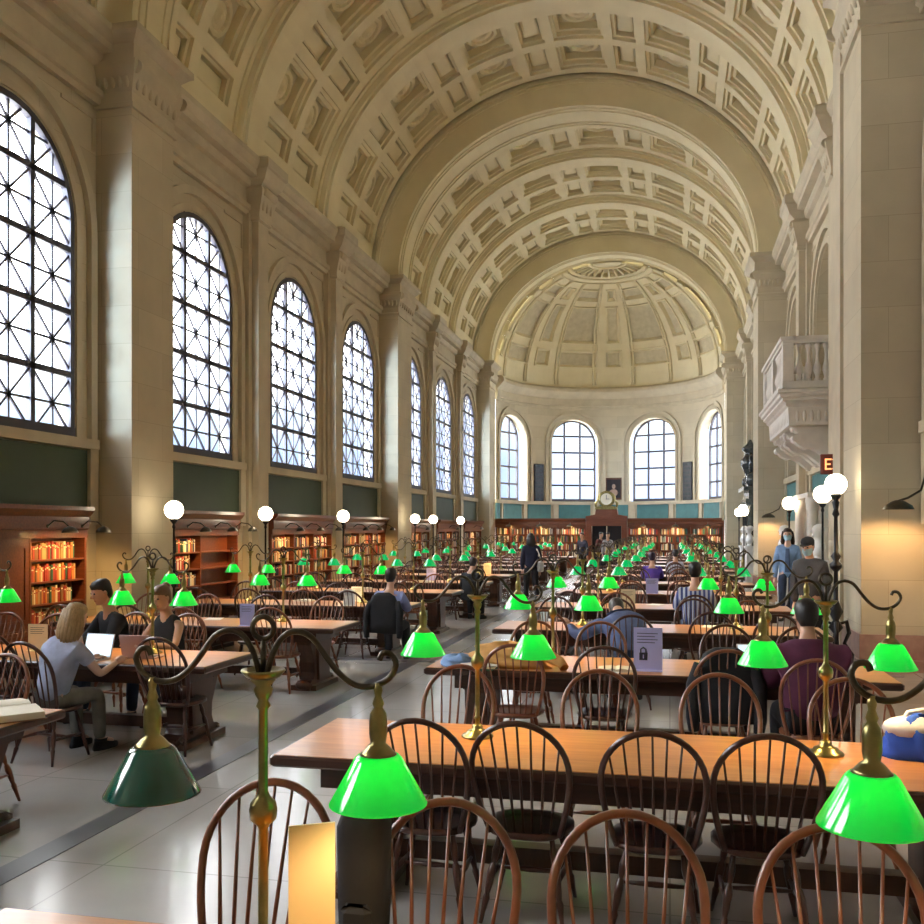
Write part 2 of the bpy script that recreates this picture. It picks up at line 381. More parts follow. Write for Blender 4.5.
wl = MB(); wr_ = MB()
trim_l = MB(); trim_r = MB()
for bi, b in enumerate(BAYS):
    cs = centres(b)
    edges = [b[0], (cs[0] + cs[1]) / 2, (cs[1] + cs[2]) / 2, b[1]]
    for i, c in enumerate(cs):
        wall_bay(wl, WL, edges[i], edges[i + 1], c, 0, ZC)
        win_moulding(trim_l, WL, 1, c, WW + 0.04, WS, WB_, 0.12, 0.035)
        win_moulding(trim_l, WL, 1, c, WW + 0.34, WS, WB_, 0.16, 0.09)
        make_window(WL - 0.03, 1, c, WW, WS, WB_)
        trim_l.box(WL - 0.3, WL + 0.13, c - WW - 0.5, c + WW + 0.5, WB_ - 0.16, WB_)
        # right wall: blind arched recess of the same size
        wall_bay(wr_, WR, edges[i], edges[i + 1], c, 0, ZC, back=0.3)
        wr_.box(WR + 0.3, WR + 0.36, c - WW - 0.1, c + WW + 0.1, WB_ - 0.1, WS + WW + 0.1)
        win_moulding(trim_r, WR, -1, c, WW + 0.02, WS, WB_, 0.14, 0.06)
        win_moulding(trim_r, WR, -1, c, WW + 0.34, WS, WB_, 0.16, 0.09)
        trim_r.box(WR - 0.13, WR + 0.3, c - WW - 0.5, c + WW + 0.5, WB_ - 0.16, WB_)
        for mbx, X, s in ((trim_l, WL, 1), (trim_r, WR, -1)):   # jamb strips below the sill
            for q in (-1, 1):
                y = c + q * (WW + 0.42); mbx.box(min(X, X + s * 0.09), max(X, X + s * 0.09), y - 0.11, y + 0.11, 2.0, WB_ - 0.16)
            # spandrel panel mouldings either side of the arch head
            for q in (-1, 1):
                y = c + q * 1.55
                mbx.box(min(X, X + s * 0.03), max(X, X + s * 0.03), y - 0.42, y + 0.42, 8.62, 8.68)
                mbx.box(min(X, X + s * 0.03), max(X, X + s * 0.03), y - 0.42 if q < 0 else y + 0.37, y - 0.37 if q < 0 else y + 0.42, 8.1, 8.68)
struct(wl.build('wall_left', M['stone'])); struct(wr_.build('wall_right', M['stone']))
struct(trim_l.build('trim_2', M['stone_trim'])); struct(trim_r.build('trim_3', M['stone_trim']))
gp = MB(); gr = MB()
for b in BAYS:
    for c in centres(b):
        gp.box(WL, WL + 0.05, c - WW - 0.28, c + WW + 0.28, 2.15, WB_ - 0.18)
        gr.box(WR - 0.05, WR, c - WW - 0.28, c + WW + 0.28, 2.15, WB_ - 0.18)
o = struct(gp.build('trim_4', M['green'])); o['label'] = 'dark green panels under the left windows'
o = struct(gr.build('trim_5', M['teal'])); o['label'] = 'teal panels under the right recesses'

# back wall behind the camera
bw = MB(); bw.box(WL - 0.3, WR + 0.4, Y0 - 0.3, Y0, 0, ZC + VB + 0.6); struct(bw.build('wall_back', M['stone']))

# entablature profile (distance from wall, height), swept along Y
ENT = [(0, 8.86), (0.10, 8.86), (0.10, 8.97), (0.15, 9.0), (0.15, 9.10), (0.07, 9.12), (0.07, 9.46), (0.16, 9.50), (0.20, 9.60), (0.20, 9.66), (0.36, 9.68), (0.36, 9.80), (0.40, 9.84), (0.46, 9.94), (0.46, 10.05), (0, 10.05)]
def entab(mb, X, s, y0, y1, extra=0.0):
    mb.prism([(X + s * (d + (extra if d > 0 else 0)), z) for d, z in ENT], 'y', y0, y1)
def ent_front(mb, x0, x1, Y, s=-1, extra=0.0):
    mb.prism([(Y + s * (d + extra), z) for d, z in ENT], 'x', x0, x1)
en = MB()
for b in BAYS:
    for X, s in ((WL, 1), (WR, -1)):
        entab(en, X, s, b[0], b[1])
struct(en.build('trim_6', M['stone_trim']))['label'] = 'moulded cornice running below the vault'

# piers with capitals
tn = [6]
def trim_name(): tn[0] += 1; return 'trim_%d' % tn[0]
for (ya, yb) in PIERS:
    for side in (0, 1):
        root = struct(empty(trim_name()))
        s = 1 if side == 0 else -1
        X0 = WL - 0.2 if side == 0 else WR + 0.2; X1 = PL if side == 0 else PR
        m = MB(); m.box(min(X0, X1), max(X0, X1), ya, yb, 0.0, 8.85); m.build('shaft', M['stone'], root)
        m = MB(); g = 0.025
        m.box(min(X0, X1 + s * g), max(X0, X1 + s * g), ya - g, yb + g, 0, 0.5); m.box(min(X0, X1 + s * .06), max(X0, X1 + s * .06), ya - .06, yb + .06, 0, 0.16)
        m.build('base', M['dado'], root)
        m = MB()
        for d, z in ((0.05, 8.85), (0.02, 8.93), (0.03, 9.02), (0.05, 9.42), (0.14, 9.50), (0.18, 9.56), (0.24, 9.72), (0.30, 9.82), (0.30, 9.96)):
            pass
        prof = [(0.0, 8.80), (0.05, 8.80), (0.05, 8.88), (0.015, 8.90), (0.015, 9.06), (0.10, 9.30), (0.16, 9.44), (0.16, 9.52), (0.10, 9.54), (0.10, 9.80), (0.20, 9.90), (0.26, 9.94), (0.26, ZC)]
        rs = []
        for d, z in prof:
            xa, xb = (X0, X1 + s * d)
            xa, xb = min(xa, xb), max(xa, xb)
            rs.append([(xa, ya - d, z), (xb, ya - d, z), (xb, yb + d, z), (xa, yb + d, z)])
        m.rings(rs); m.build('capital', M['stone_trim'], root)
        # volutes and leaf row on the capital
        m = MB()
        for yy, ny in ((ya, -1), (yb, 1)):
            for k in range(5):
                x = X1 - s * (0.05 + k * 0.13)
                m.sphere((x, yy + ny * 0.06, 9.22), 0.06, 8, 5, (0.8, 0.8, 2.0))
        for k in range(7):
            y = ya + 0.08 + (yb - ya - 0.16) * k / 6
            m.sphere((X1 + s * 0.06, y, 9.22), 0.06, 8, 5, (0.8, 0.9, 2.0))
        for y in (ya - 0.06, yb + 0.06):
            m.tube([(X1 + s * 0.13, y - 0.02, 9.42), (X1 + s * 0.13, y + 0.02, 9.42)], 0.11, 12)
        m.build('leaf_ornament', M['stone_trim'], root)
m = MB(); m.box(PR + 0.05, WR, 14.9, 15.9, 0, 10.0); m.box(PR + 0.0, WR, 15.2, 15.85, 0, 9.6)
struct(m.build(trim_name(), M['stone_trim']))['label'] = 'flat strip of masonry beside the nearest right pier'
# stepped pier backs (pilaster beyond each pier) and narrow pilasters between windows
for bi, b in enumerate(BAYS):
    cs = centres(b)
    for y in [(cs[0] + cs[1]) / 2, (cs[1] + cs[2]) / 2]:
        for X, s in ((WL, 1), (WR, -1)):
            root = struct(empty(trim_name()))
            m = MB()
            m.box(min(X, X + s * .14), max(X, X + s * .14), y - 0.42, y + 0.42, 0, 8.9)
            m.box(min(X, X + s * .30), max(X, X + s * .30), y - 0.26, y + 0.26, 0, 8.9)
            m.build('shaft', M['stone_trim'], root)
            m = MB(); prof = [(0.0, 8.75), (0.04, 8.78), (0.02, 8.84), (0.03, 8.95), (0.12, 9.3), (0.14, 9.42), (0.10, 9.5), (0.22, 9.62), (0.30, 9.82), (0.34, 9.86), (0.34, 10.05), (0.2, 10.12)]
            rs = []
            for d, z in prof:
                xa, xb = X, X + s * (0.32 + d); xa, xb = min(xa, xb), max(xa, xb)
                rs.append([(xa, y - 0.30 - d * .7, z), (xb, y - 0.30 - d * .7, z), (xb, y + 0.30 + d * .7, z), (xa, y + 0.30 + d * .7, z)])
            m.rings(rs)
            for q in (-0.2, 0, 0.2): m.sphere((X + s * 0.38, y + q, 9.15), 0.07, 8, 5, (0.8, 0.9, 2.2))
            m.tube([(X + s * 0.42, y - 0.3, 9.4), (X + s * 0.42, y + 0.3, 9.4)], 0.10, 12)
            m.build('capital', M['stone_trim'], root)

# ------------------------------------------------------------------ vault with coffers
def vault_pt(th, y, d):
    c, s = math.cos(th), math.sin(th)
    n = Vector((c / VA, 0, s / VB)).normalized()
    return (AX + VA * c + n.x * d, y, ZC + VB * s + n.z * d)
def patch(mb, th0, th1, y0, y1, d0, d1=None, d2=None, d3=None):
    """quad patch subdivided round the curve; d = depth at (th0,y0),(th1,y0),(th1,y1),(th0,y1)"""
    d1 = d0 if d1 is None else d1; d2 = d0 if d2 is None else d2; d3 = d0 if d3 is None else d3
    n = max(1, int(abs(th1 - th0) / R(3.0)))
    for i in range(n):
        a, b = i / n, (i + 1) / n
        ta, tb = th0 + (th1 - th0) * a, th0 + (th1 - th0) * b
        mb.add([vault_pt(ta, y0, d0 + (d1 - d0) * a), vault_pt(tb, y0, d0 + (d1 - d0) * b), vault_pt(tb, y1, d3 + (d2 - d3) * b), vault_pt(ta, y1, d3 + (d2 - d3) * a)], [(0, 1, 2, 3)])
def frame(mb, r0, da, r1, db):
    """sloping or vertical walls from rect r0 at depth da to rect r1 at depth db; rect=(th0,th1,y0,y1)"""
    a0, a1, b0, b1 = r0; c0, c1, e0, e1 = r1; n = 5
    for i in range(n):
        u, v = i / n, (i + 1) / n
        for (yo, yi) in ((b0, e0), (b1, e1)):
            mb.add([vault_pt(a0 + (a1 - a0) * u, yo, da), vault_pt(a0 + (a1 - a0) * v, yo, da), vault_pt(c0 + (c1 - c0) * v, yi, db), vault_pt(c0 + (c1 - c0) * u, yi, db)], [(0, 1, 2, 3)])
    for (to, ti) in ((a0, c0), (a1, c1)):
        mb.add([vault_pt(to, b0, da), vault_pt(to, b1, da), vault_pt(ti, e1, db), vault_pt(ti, e0, db)], [(0, 1, 2, 3)])
def inset(r, k):
    kt = k / 6.1
    return (r[0] + kt, r[1] - kt, r[2] + k, r[3] - k)
def coffer(mb, rec, r, big):
    steps = [(0.0, 0.0), (0.0, 0.07), (0.07, 0.07), (0.07, 0.15), (0.15, 0.17), (0.15, 0.27)] if big else [(0.0, 0.0), (0.0, 0.09), (0.07, 0.10), (0.07, 0.26)]
    if big: steps = [(0.0, 0.0), (0.0, 0.08), (0.08, 0.09), (0.08, 0.20), (0.17, 0.21), (0.17, 0.42)]
    cur = r; dep = 0.0; rr = r
    for k, (ins, d) in enumerate(steps[1:]):
        nr = inset(r, ins); frame(mb, cur, dep, nr, d); cur, dep = nr, d
    patch(rec, cur[0], cur[1], cur[2], cur[3], dep)
    # egg-and-dart beads along the first step
    if big:
        tm, ym = (cur[0] + cur[1]) / 2, (cur[2] + cur[3]) / 2
        hu, hv = (cur[1] - cur[0]) / 2 * 6.1, (cur[3] - cur[2]) / 2
        # raised oval figure
        rs = []
        for q, dd in ((0.92, dep), (0.80, dep - 0.09), (0.62, dep - 0.09), (0.55, dep - 0.03), (0.35, dep - 0.06), (0.12, dep - 0.14)):
            rs.append([vault_pt(tm + q * hu / 6.1 * math.cos(2 * PI * j / 14), ym + q * hv * math.sin(2 * PI * j / 14), dd) for j in range(14)])
        mb.rings(rs, caps=True, smooth=False)
    else:
        rs = []
        tm, ym = (cur[0] + cur[1]) / 2, (cur[2] + cur[3]) / 2
        rin = inset(cur, 0.05)
        for rc, dd in ((rin, dep), (rin, dep - 0.06), (inset(rin, 0.05), dep - 0.08)):
            if rc[1] <= rc[0]: break
            rs.append([vault_pt(rc[0], rc[2], dd), vault_pt(rc[1], rc[2], dd), vault_pt(rc[1], rc[3], dd), vault_pt(rc[0], rc[3], dd)])
        if len(rs) > 1: mb.rings(rs)

vt = MB(); rec = MB(); ribs = MB()
def coffer_field(y0, y1, cols):
    """coffers between y0 and y1, two or three abreast"""
    w = (y1 - y0); m_ = 0.30; gap = 0.34
    cw = (w - 2 * m_ - gap * (cols - 1)) / cols
    cells = []; t = R(8.0)
    seq = []
    period = 164.0 / 7.35
    k = 0
    while t < R(172) - R(3):
        big = (k % 2 == 0); ln = R(12.6) if big else R(6.0)
        seq.append((t, t + ln, big)); t += ln + R(2.35); k += 1
    off = (R(180) - (seq[-1][1] + seq[0][0])) / 2
    seq = [(a + off, b + off, g) for a, b, g in seq]
    ths = [0.0] + [x for s in seq for x in s[:2]] + [PI]
    ys = [y0, y0 + m_]
    for c in range(cols):
        ys.append(ys[-1] + cw)
        if c < cols - 1: ys.append(ys[-1] + gap)
    ys.append(y1)
    for i in range(len(ths) - 1):
        for j in range(len(ys) - 1):
            if i % 2 == 1 and j % 2 == 1: coffer(vt, rec, (ths[i], ths[i + 1], ys[j], ys[j + 1]), seq[i // 2][2])
            else: patch(vt, ths[i], ths[i + 1], ys[j], ys[j + 1], 0.0)
RW = 0.62
for bi, b in enumerate(BAYS):
    cs = centres(b); rb = [(cs[0] + cs[1]) / 2, (cs[1] + cs[2]) / 2]
    segs = [(b[0], rb[0] - RW), (rb[0] + RW, rb[1] - RW), (rb[1] + RW, b[1])]
    for k, (a, c) in enumerate(segs): coffer_field(a + (0.22 if k == 0 and bi else 0), c - (0.22 if k == 2 else 0), 2)
    for y in rb:
        arch_sweep(ribs, AX, y - RW, y + RW, VA - 0.05, VB - 0.05, VA + 0.5, VB + 0.5)
        arch_sweep(ribs, AX, y - RW + 0.12, y + RW - 0.12, VA - 0.20, VB - 0.20, VA, VB)
        arch_sweep(ribs, AX, y - RW + 0.22, y + RW - 0.22, VA - 0.28, VB - 0.28, VA, VB)
ce = struct(empty('ceiling'))
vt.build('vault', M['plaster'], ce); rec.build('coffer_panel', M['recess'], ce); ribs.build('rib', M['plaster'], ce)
sh = MB(); arch_sweep(sh, AX, Y0 - 0.3, YE, VA + 0.55, VB + 0.55, VA + 0.75, VB + 0.75)
sh.build('outer_shell', M['plaster'], ce)
for q in (-1, 1):  # hidden slabs added to block sky light leaking in at the springing
    m = MB(); x0, x1 = AX + q * (VA - 0.12), AX + q * (VA + 0.85); m.box(min(x0, x1), max(x0, x1), Y0 - 0.3, YE, ZC - 0.14, ZC - 0.005); m.build('light_stop_slab', M['stone_trim'], ce)
for (ya, yb) in PIERS:
    m = MB(); arch_sweep(m, AX, ya, yb, IA, IB, VA + 0.6, VB + 0.6)
    for yf, q in ((ya, -1), (yb, 1)):
        for r0, r1, d in ((0.66, 0.74, 0.05), (0.76, 0.86, 0.11)):
            y2 = yf + q * d; arch_sweep(m, AX, min(yf, y2), max(yf, y2), IA + r0, IB + r0 + 0.03, IA + r1, IB + r1 + 0.03)
    for q in (0.16, 0.36, yb - ya - 0.42, yb - ya - 0.22): arch_sweep(m, AX, ya + q, ya + q + 0.06, IA - 0.035, IB - 0.035, IA + 0.1, IB + 0.1)
    a = struct(m.build(trim_name(), M['plaster'])); a['label'] = 'great transverse arch spanning between the piers'

# ------------------------------------------------------------------ apse
ZD = 9.65
aw = MB(); N = 96
APW = [R(90 + q) for q in (-67.5, -22.5, 22.5, 67.5)]; AHW = 1.32 / AR
def ap(th, z, r=AR): return (AX + r * math.cos(th), YE + 0.1 + r * math.sin(th), z)
ths = sorted(set([PI * i / N for i in range(N + 1)] + [w + q for w in APW for q in (-AHW, AHW)]))
zs_a, zb_a = 6.55, 3.4; atr = MB()
for i in range(len(ths) - 1):
    a, b = ths[i], ths[i + 1]; mid = (a + b) / 2
    if b - a < 1e-6: continue
    w = [x for x in APW if abs(mid - x) < AHW]
    def hz(t):
        d = (t - w[0]) * AR; return zs_a + math.sqrt(max(0, 1.32 ** 2 - d * d))
    if w:
        aw.add([ap(a, 0), ap(b, 0), ap(b, zb_a), ap(a, zb_a)], [(0, 1, 2, 3)])
        aw.add([ap(a, hz(a)), ap(b, hz(b)), ap(b, ZD), ap(a, ZD)], [(0, 1, 2, 3)])
        aw.add([ap(a, hz(a)), ap(b, hz(b)), ap(b, hz(b), AR + .5), ap(a, hz(a), AR + .5)], [(0, 1, 2, 3)])
        aw.add([ap(a, zb_a), ap(b, zb_a), ap(b, zb_a, AR + .5), ap(a, zb_a, AR + .5)], [(0, 1, 2, 3)])
    else:
        aw.add([ap(a, 0), ap(b, 0), ap(b, ZD), ap(a, ZD)], [(0, 1, 2, 3)])
for w in APW:
    for q in (-AHW, AHW):
        aw.add([ap(w + q, zb_a), ap(w + q, zs_a), ap(w + q, zs_a, AR + .5), ap(w + q, zb_a, AR + .5)], [(0, 1, 2, 3)])
struct(aw.build('wall_apse', M['stone']))
def ap_arc_mould(mb, w, r_, dw, dd):
    path = [(-r_, zb_a, -1, 0)] + [(-r_ * math.cos(PI * i / 24), zs_a + r_ * math.sin(PI * i / 24), -math.cos(PI * i / 24), math.sin(PI * i / 24)) for i in range(25)] + [(r_, zb_a, 1, 0)]
    mb.rings([[ap(w - y / AR, z, AR + 0.02), ap(w - y / AR, z, AR - dd), ap(w - (y + ny * dw) / AR, z + nz * dw, AR - dd), ap(w - (y + ny * dw) / AR, z + nz * dw, AR + 0.02)] for y, z, ny, nz in path])
for w in APW:
    ap_arc_mould(atr, w, 1.34, 0.12, 0.05); ap_arc_mould(atr, w, 1.60, 0.14, 0.08)
def ring_prof(mb, prof, t0=0.0, t1=PI, n=64):
    mb.rings([[ap(t0 + (t1 - t0) * i / n, z, AR - d) for d, z in prof] for i in range(n + 1)])
ring_prof(atr, [(-0.05, 8.45), (0.06, 8.45), (0.06, 8.6), (0.1, 8.62), (0.1, 9.0), (0.2, 9.1), (0.34, 9.25), (0.42, 9.35), (0.42, 9.5), (0.3, 9.62), (-0.05, 9.65)])
ring_prof(atr, [(-0.05, 3.22), (0.12, 3.22), (0.12, 3.4), (-0.05, 3.4)])
for k in range(5):
    t = R(k * 45)
    for q in (-0.085, 0.085): ring_prof(atr, [(-0.02, 2.3), (0.07, 2.3), (0.07, 3.22), (-0.02, 3.22)], t + q * 2.2 - 0.02, t + q * 2.2 + 0.02, 2)
struct(atr.build(trim_name(), M['stone_trim']))
tp = MB()
for k in range(4):
    ring_prof(tp, [(-0.02, 2.35), (0.04, 2.35), (0.04, 3.22), (-0.02, 3.22)], R(k * 45) + 0.23, R(k * 45 + 45) - 0.23, 10)
for k in range(5):
    ring_prof(tp, [(-0.02, 2.35), (0.04, 2.35), (0.04, 3.22), (-0.02, 3.22)], max(0, R(k * 45) - 0.14), min(PI, R(k * 45) + 0.14), 6)
o = struct(tp.build(trim_name(), M['teal'])); o['label'] = 'teal panels below the apse windows'
for w in APW:
    c = ap(w, zb_a, AR + 0.42)
    r = make_window(0, 1, 0, 1.34, zs_a, zb_a, cols=3, diag=False, rowh=0.9)
    r.location = c; r.rotation_euler = (0, 0, w)
# half dome
def dome_pt(th, ph, d=0.0):      # ph polar angle from the crown
    a = AR - 0.1 + d; b_ = IB + 0.35 + d
    return (AX + a * math.sin(ph) * math.cos(th), YE + 0.1 + a * math.sin(ph) * math.sin(th), ZD + b_ * math.cos(ph))
dm = MB(); dp = MB(); dl = MB()
segs = [(R(c - w_), R(c + w_)) for c, w_ in ((22.5, 13), (45, 5.2), (67.5, 13), (90, 5.2), (112.5, 13), (135, 5.2), (157.5, 13))]
segs = [(R(0), R(5.2))] + segs + [(R(174.8), R(180))]
phr = [(R(9), R(19)), (R(29), R(38)), (R(41.5), R(65)), (R(68.5), R(79))]
def dpatch(mb, t0, t1, p0, p1, d):
    nt, np_ = max(1, int((t1 - t0) / R(4) + .5)), max(1, int((p1 - p0) / R(4) + .5))
    for i in range(nt):
        for j in range(np_):
            a, b = t0 + (t1 - t0) * i / nt, t0 + (t1 - t0) * (i + 1) / nt; c, e_ = p0 + (p1 - p0) * j / np_, p0 + (p1 - p0) * (j + 1) / np_
            mb.add([dome_pt(a, c, d), dome_pt(b, c, d), dome_pt(b, e_, d), dome_pt(a, e_, d)], [(0, 1, 2, 3)])
def dframe(mb, r0, da, r1, db):
    for (u, v) in (((0, 2), (0, 3)), ((1, 2), (1, 3)), ((0, 2), (1, 2)), ((0, 3), (1, 3))):
        n = 5
        P = lambda r, k, q: (r[k[0]], r[k[1]])
        for i in range(n):
            s0, s1 = i / n, (i + 1) / n
            def L(r, s): 
                a = (r[u[0]], r[u[1]]); b = (r[v[0]], r[v[1]]); return (a[0] + (b[0] - a[0]) * s, a[1] + (b[1] - a[1]) * s)
            mb.add([dome_pt(*L(r0, s0), da), dome_pt(*L(r0, s1), da), dome_pt(*L(r1, s1), db), dome_pt(*L(r1, s0), db)], [(0, 1, 2, 3)])
tl = [0.0]; 
for a, b in segs: tl += [a, b]
tl = sorted(set(tl)); pl = [R(0.5)]
for a, b in phr: pl += [a, b]
pl.append(R(90))
segset = set(segs)
for i in range(len(tl) - 1):
    for j in range(len(pl) - 1):
        t0, t1, p0, p1 = tl[i], tl[i + 1], pl[j], pl[j + 1]
        if t1 - t0 < 1e-6: continue
        if (p0, p1) == phr[0]: continue
        pan = (t0, t1) in segset and (p0, p1) in phr
        if pan and j > 1 - 1:
            k = 0.07 / (AR * math.sin((p0 + p1) / 2)); kp = 0.07 / AR
            r0 = (t0, t1, p0, p1); r1 = (t0 + k, t1 - k, p0 + kp, p1 - kp); r2 = (t0 + 2.6 * k, t1 - 2.6 * k, p0 + 2.6 * kp, p1 - 2.6 * kp)
            if r2[1] <= r2[0] or r2[3] <= r2[2]: r2 = r1
            dframe(dm, r0, 0, r0, -0.07); dframe(dm, r0, -0.07, r1, -0.07); dframe(dm, r1, -0.07, r2, 0.10)
            dpatch(dp, *r2, 0.10)
        else: dpatch(dm, t0, t1, p0, p1, 0.0)
for k in range(14):
    t0, t1 = PI * k / 14, PI * (k + 1) / 14; p0, p1 = phr[0]; g = R(1.6); gp_ = R(0.9)
    r0 = (t0, t1, p0, p1); r1 = (t0 + g, t1 - g, p0 + gp_, p1 - gp_); dframe(dm, r0, 0, r1, 0); dframe(dm, r1, 0, r1, 0.22); dpatch(dp, *r1, 0.22)
for c in (33.5, 56, 79, 101, 124, 146.5, 11.5, 168.5):
    for q in (-0.9, 0.9):
        t = R(c + q); dl.tube([dome_pt(t, R(24 + k * 5.4), -0.04) for k in range(13)], 0.05, 6)
for ph in (20.5, 8, 24): dl.tube([dome_pt(R(k * 7.5), R(ph), -0.03) for k in range(25)], 0.06 if ph != 24 else 0.04, 6)
dome = struct(empty('ceiling'))
dome.name = 'ceiling_apse'
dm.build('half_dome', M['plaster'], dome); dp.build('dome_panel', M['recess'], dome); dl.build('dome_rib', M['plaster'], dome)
m = MB()
for i in range(24):
    for j in range(12):
        t0, t1 = PI * i / 24, PI * (i + 1) / 24; p0, p1 = PI / 2 * (j + .001) / 12, PI / 2 * (j + 1) / 12
        m.add([dome_pt(t0, p0, .4), dome_pt(t1, p0, .4), dome_pt(t1, p1, .4), dome_pt(t0, p1, .4)], [(0, 1, 2, 3)])
m.build('outer_shell', M['plaster'], dome)

# ------------------------------------------------------------------ bookcases
BOOKC = {'red': (0.36, 0.04, 0.025), 'brown': (0.22, 0.10, 0.04), 'cream': (0.72, 0.60, 0.38), 'white': (0.75, 0.72, 0.66), 'dark blue': (0.03, 0.05, 0.12), 'dark green': (0.03, 0.10, 0.06), 'tan': (0.50, 0.30, 0.12), 'black': (0.02, 0.02, 0.02), 'orange': (0.55, 0.18, 0.04)}
BM = {k: mat(k.replace(' ', '_') + '_book_cover', v, 0.5) for k, v in BOOKC.items()}
BMESH = {}
def book_proto(c):
    if c not in BMESH:
        m = MB(); m.cur = 0
        t, d, h = 0.04, 0.17, 0.25    # spine faces +x
        m.box(-d, 0, -t / 2, -t / 2 + 0.003, 0, h); m.box(-d, 0, t / 2 - 0.003, t / 2, 0, h)
        m.box(-0.004, 0.002, -t / 2, t / 2, 0, h)
        m.cur = 1; m.box(-d + 0.006, -0.004, -t / 2 + 0.003, t / 2 - 0.003, 0.004, h - 0.004)
        m.cur = 2; m.box(0.002, 0.003, -t / 2 + 0.004, t / 2 - 0.004, h * 0.72, h * 0.80)
        o = m.build('book', [BM[c], M['page'], M['cream'] if c in ('red', 'brown', 'dark blue', 'dark green', 'black') else BM['red']])
        BMESH[c] = o.data; bpy.data.objects.remove(o)
    return BMESH[c]
nbooks = [0]
stuff = MB(); stuff_mats = list(BM.values()); sk = list(BM.keys())
ORD = ['top', 'second', 'third', 'fourth', 'fifth', 'sixth', 'seventh', 'eighth', 'ninth', 'tenth', 'eleventh', 'twelfth', 'thirteenth', 'fourteenth']
def fill_shelf(frame_m, y0, y1, z, hmax, case_label, shelf, colset, single, fill=1.0):
    """books along local y from y0 to y1 at height z; spine at local x=0"""
    y = y0 + 0.012
    while y < y0 + (y1 - y0) * fill:
        t = random.uniform(0.028, 0.055); h = min(hmax, random.uniform(0.72, 0.97) * hmax); c = random.choice(colset)
        if y + t > y1 - 0.008: break
        loc = frame_m @ Vector((random.uniform(-0.025, -0.005), y + t / 2, z))
        if single and nbooks[0] < 295:
            o = bpy.data.objects.new('book', book_proto(c)); C.objects.link(o)
            o.location = loc; o.rotation_euler = frame_m.to_euler(); o.scale = (1, t / 0.04 * .97, h / 0.25)
            tag(o, '%s book standing on the %s of the %s' % (c, shelf, case_label), 'book', 'books on the %s of the %s' % (shelf, case_label))
            nbooks[0] += 1
        else:
            stuff.cur = sk.index(c)
            mm = frame_m.copy(); stuff.box(-0.17, 0.0, -t / 2, t / 2 - 0.002, 0, h, m=Matrix.Translation(loc) @ frame_m.to_3x3().to_4x4())
        y += t + random.choice((0.0, 0.0, 0.0, 0.001))
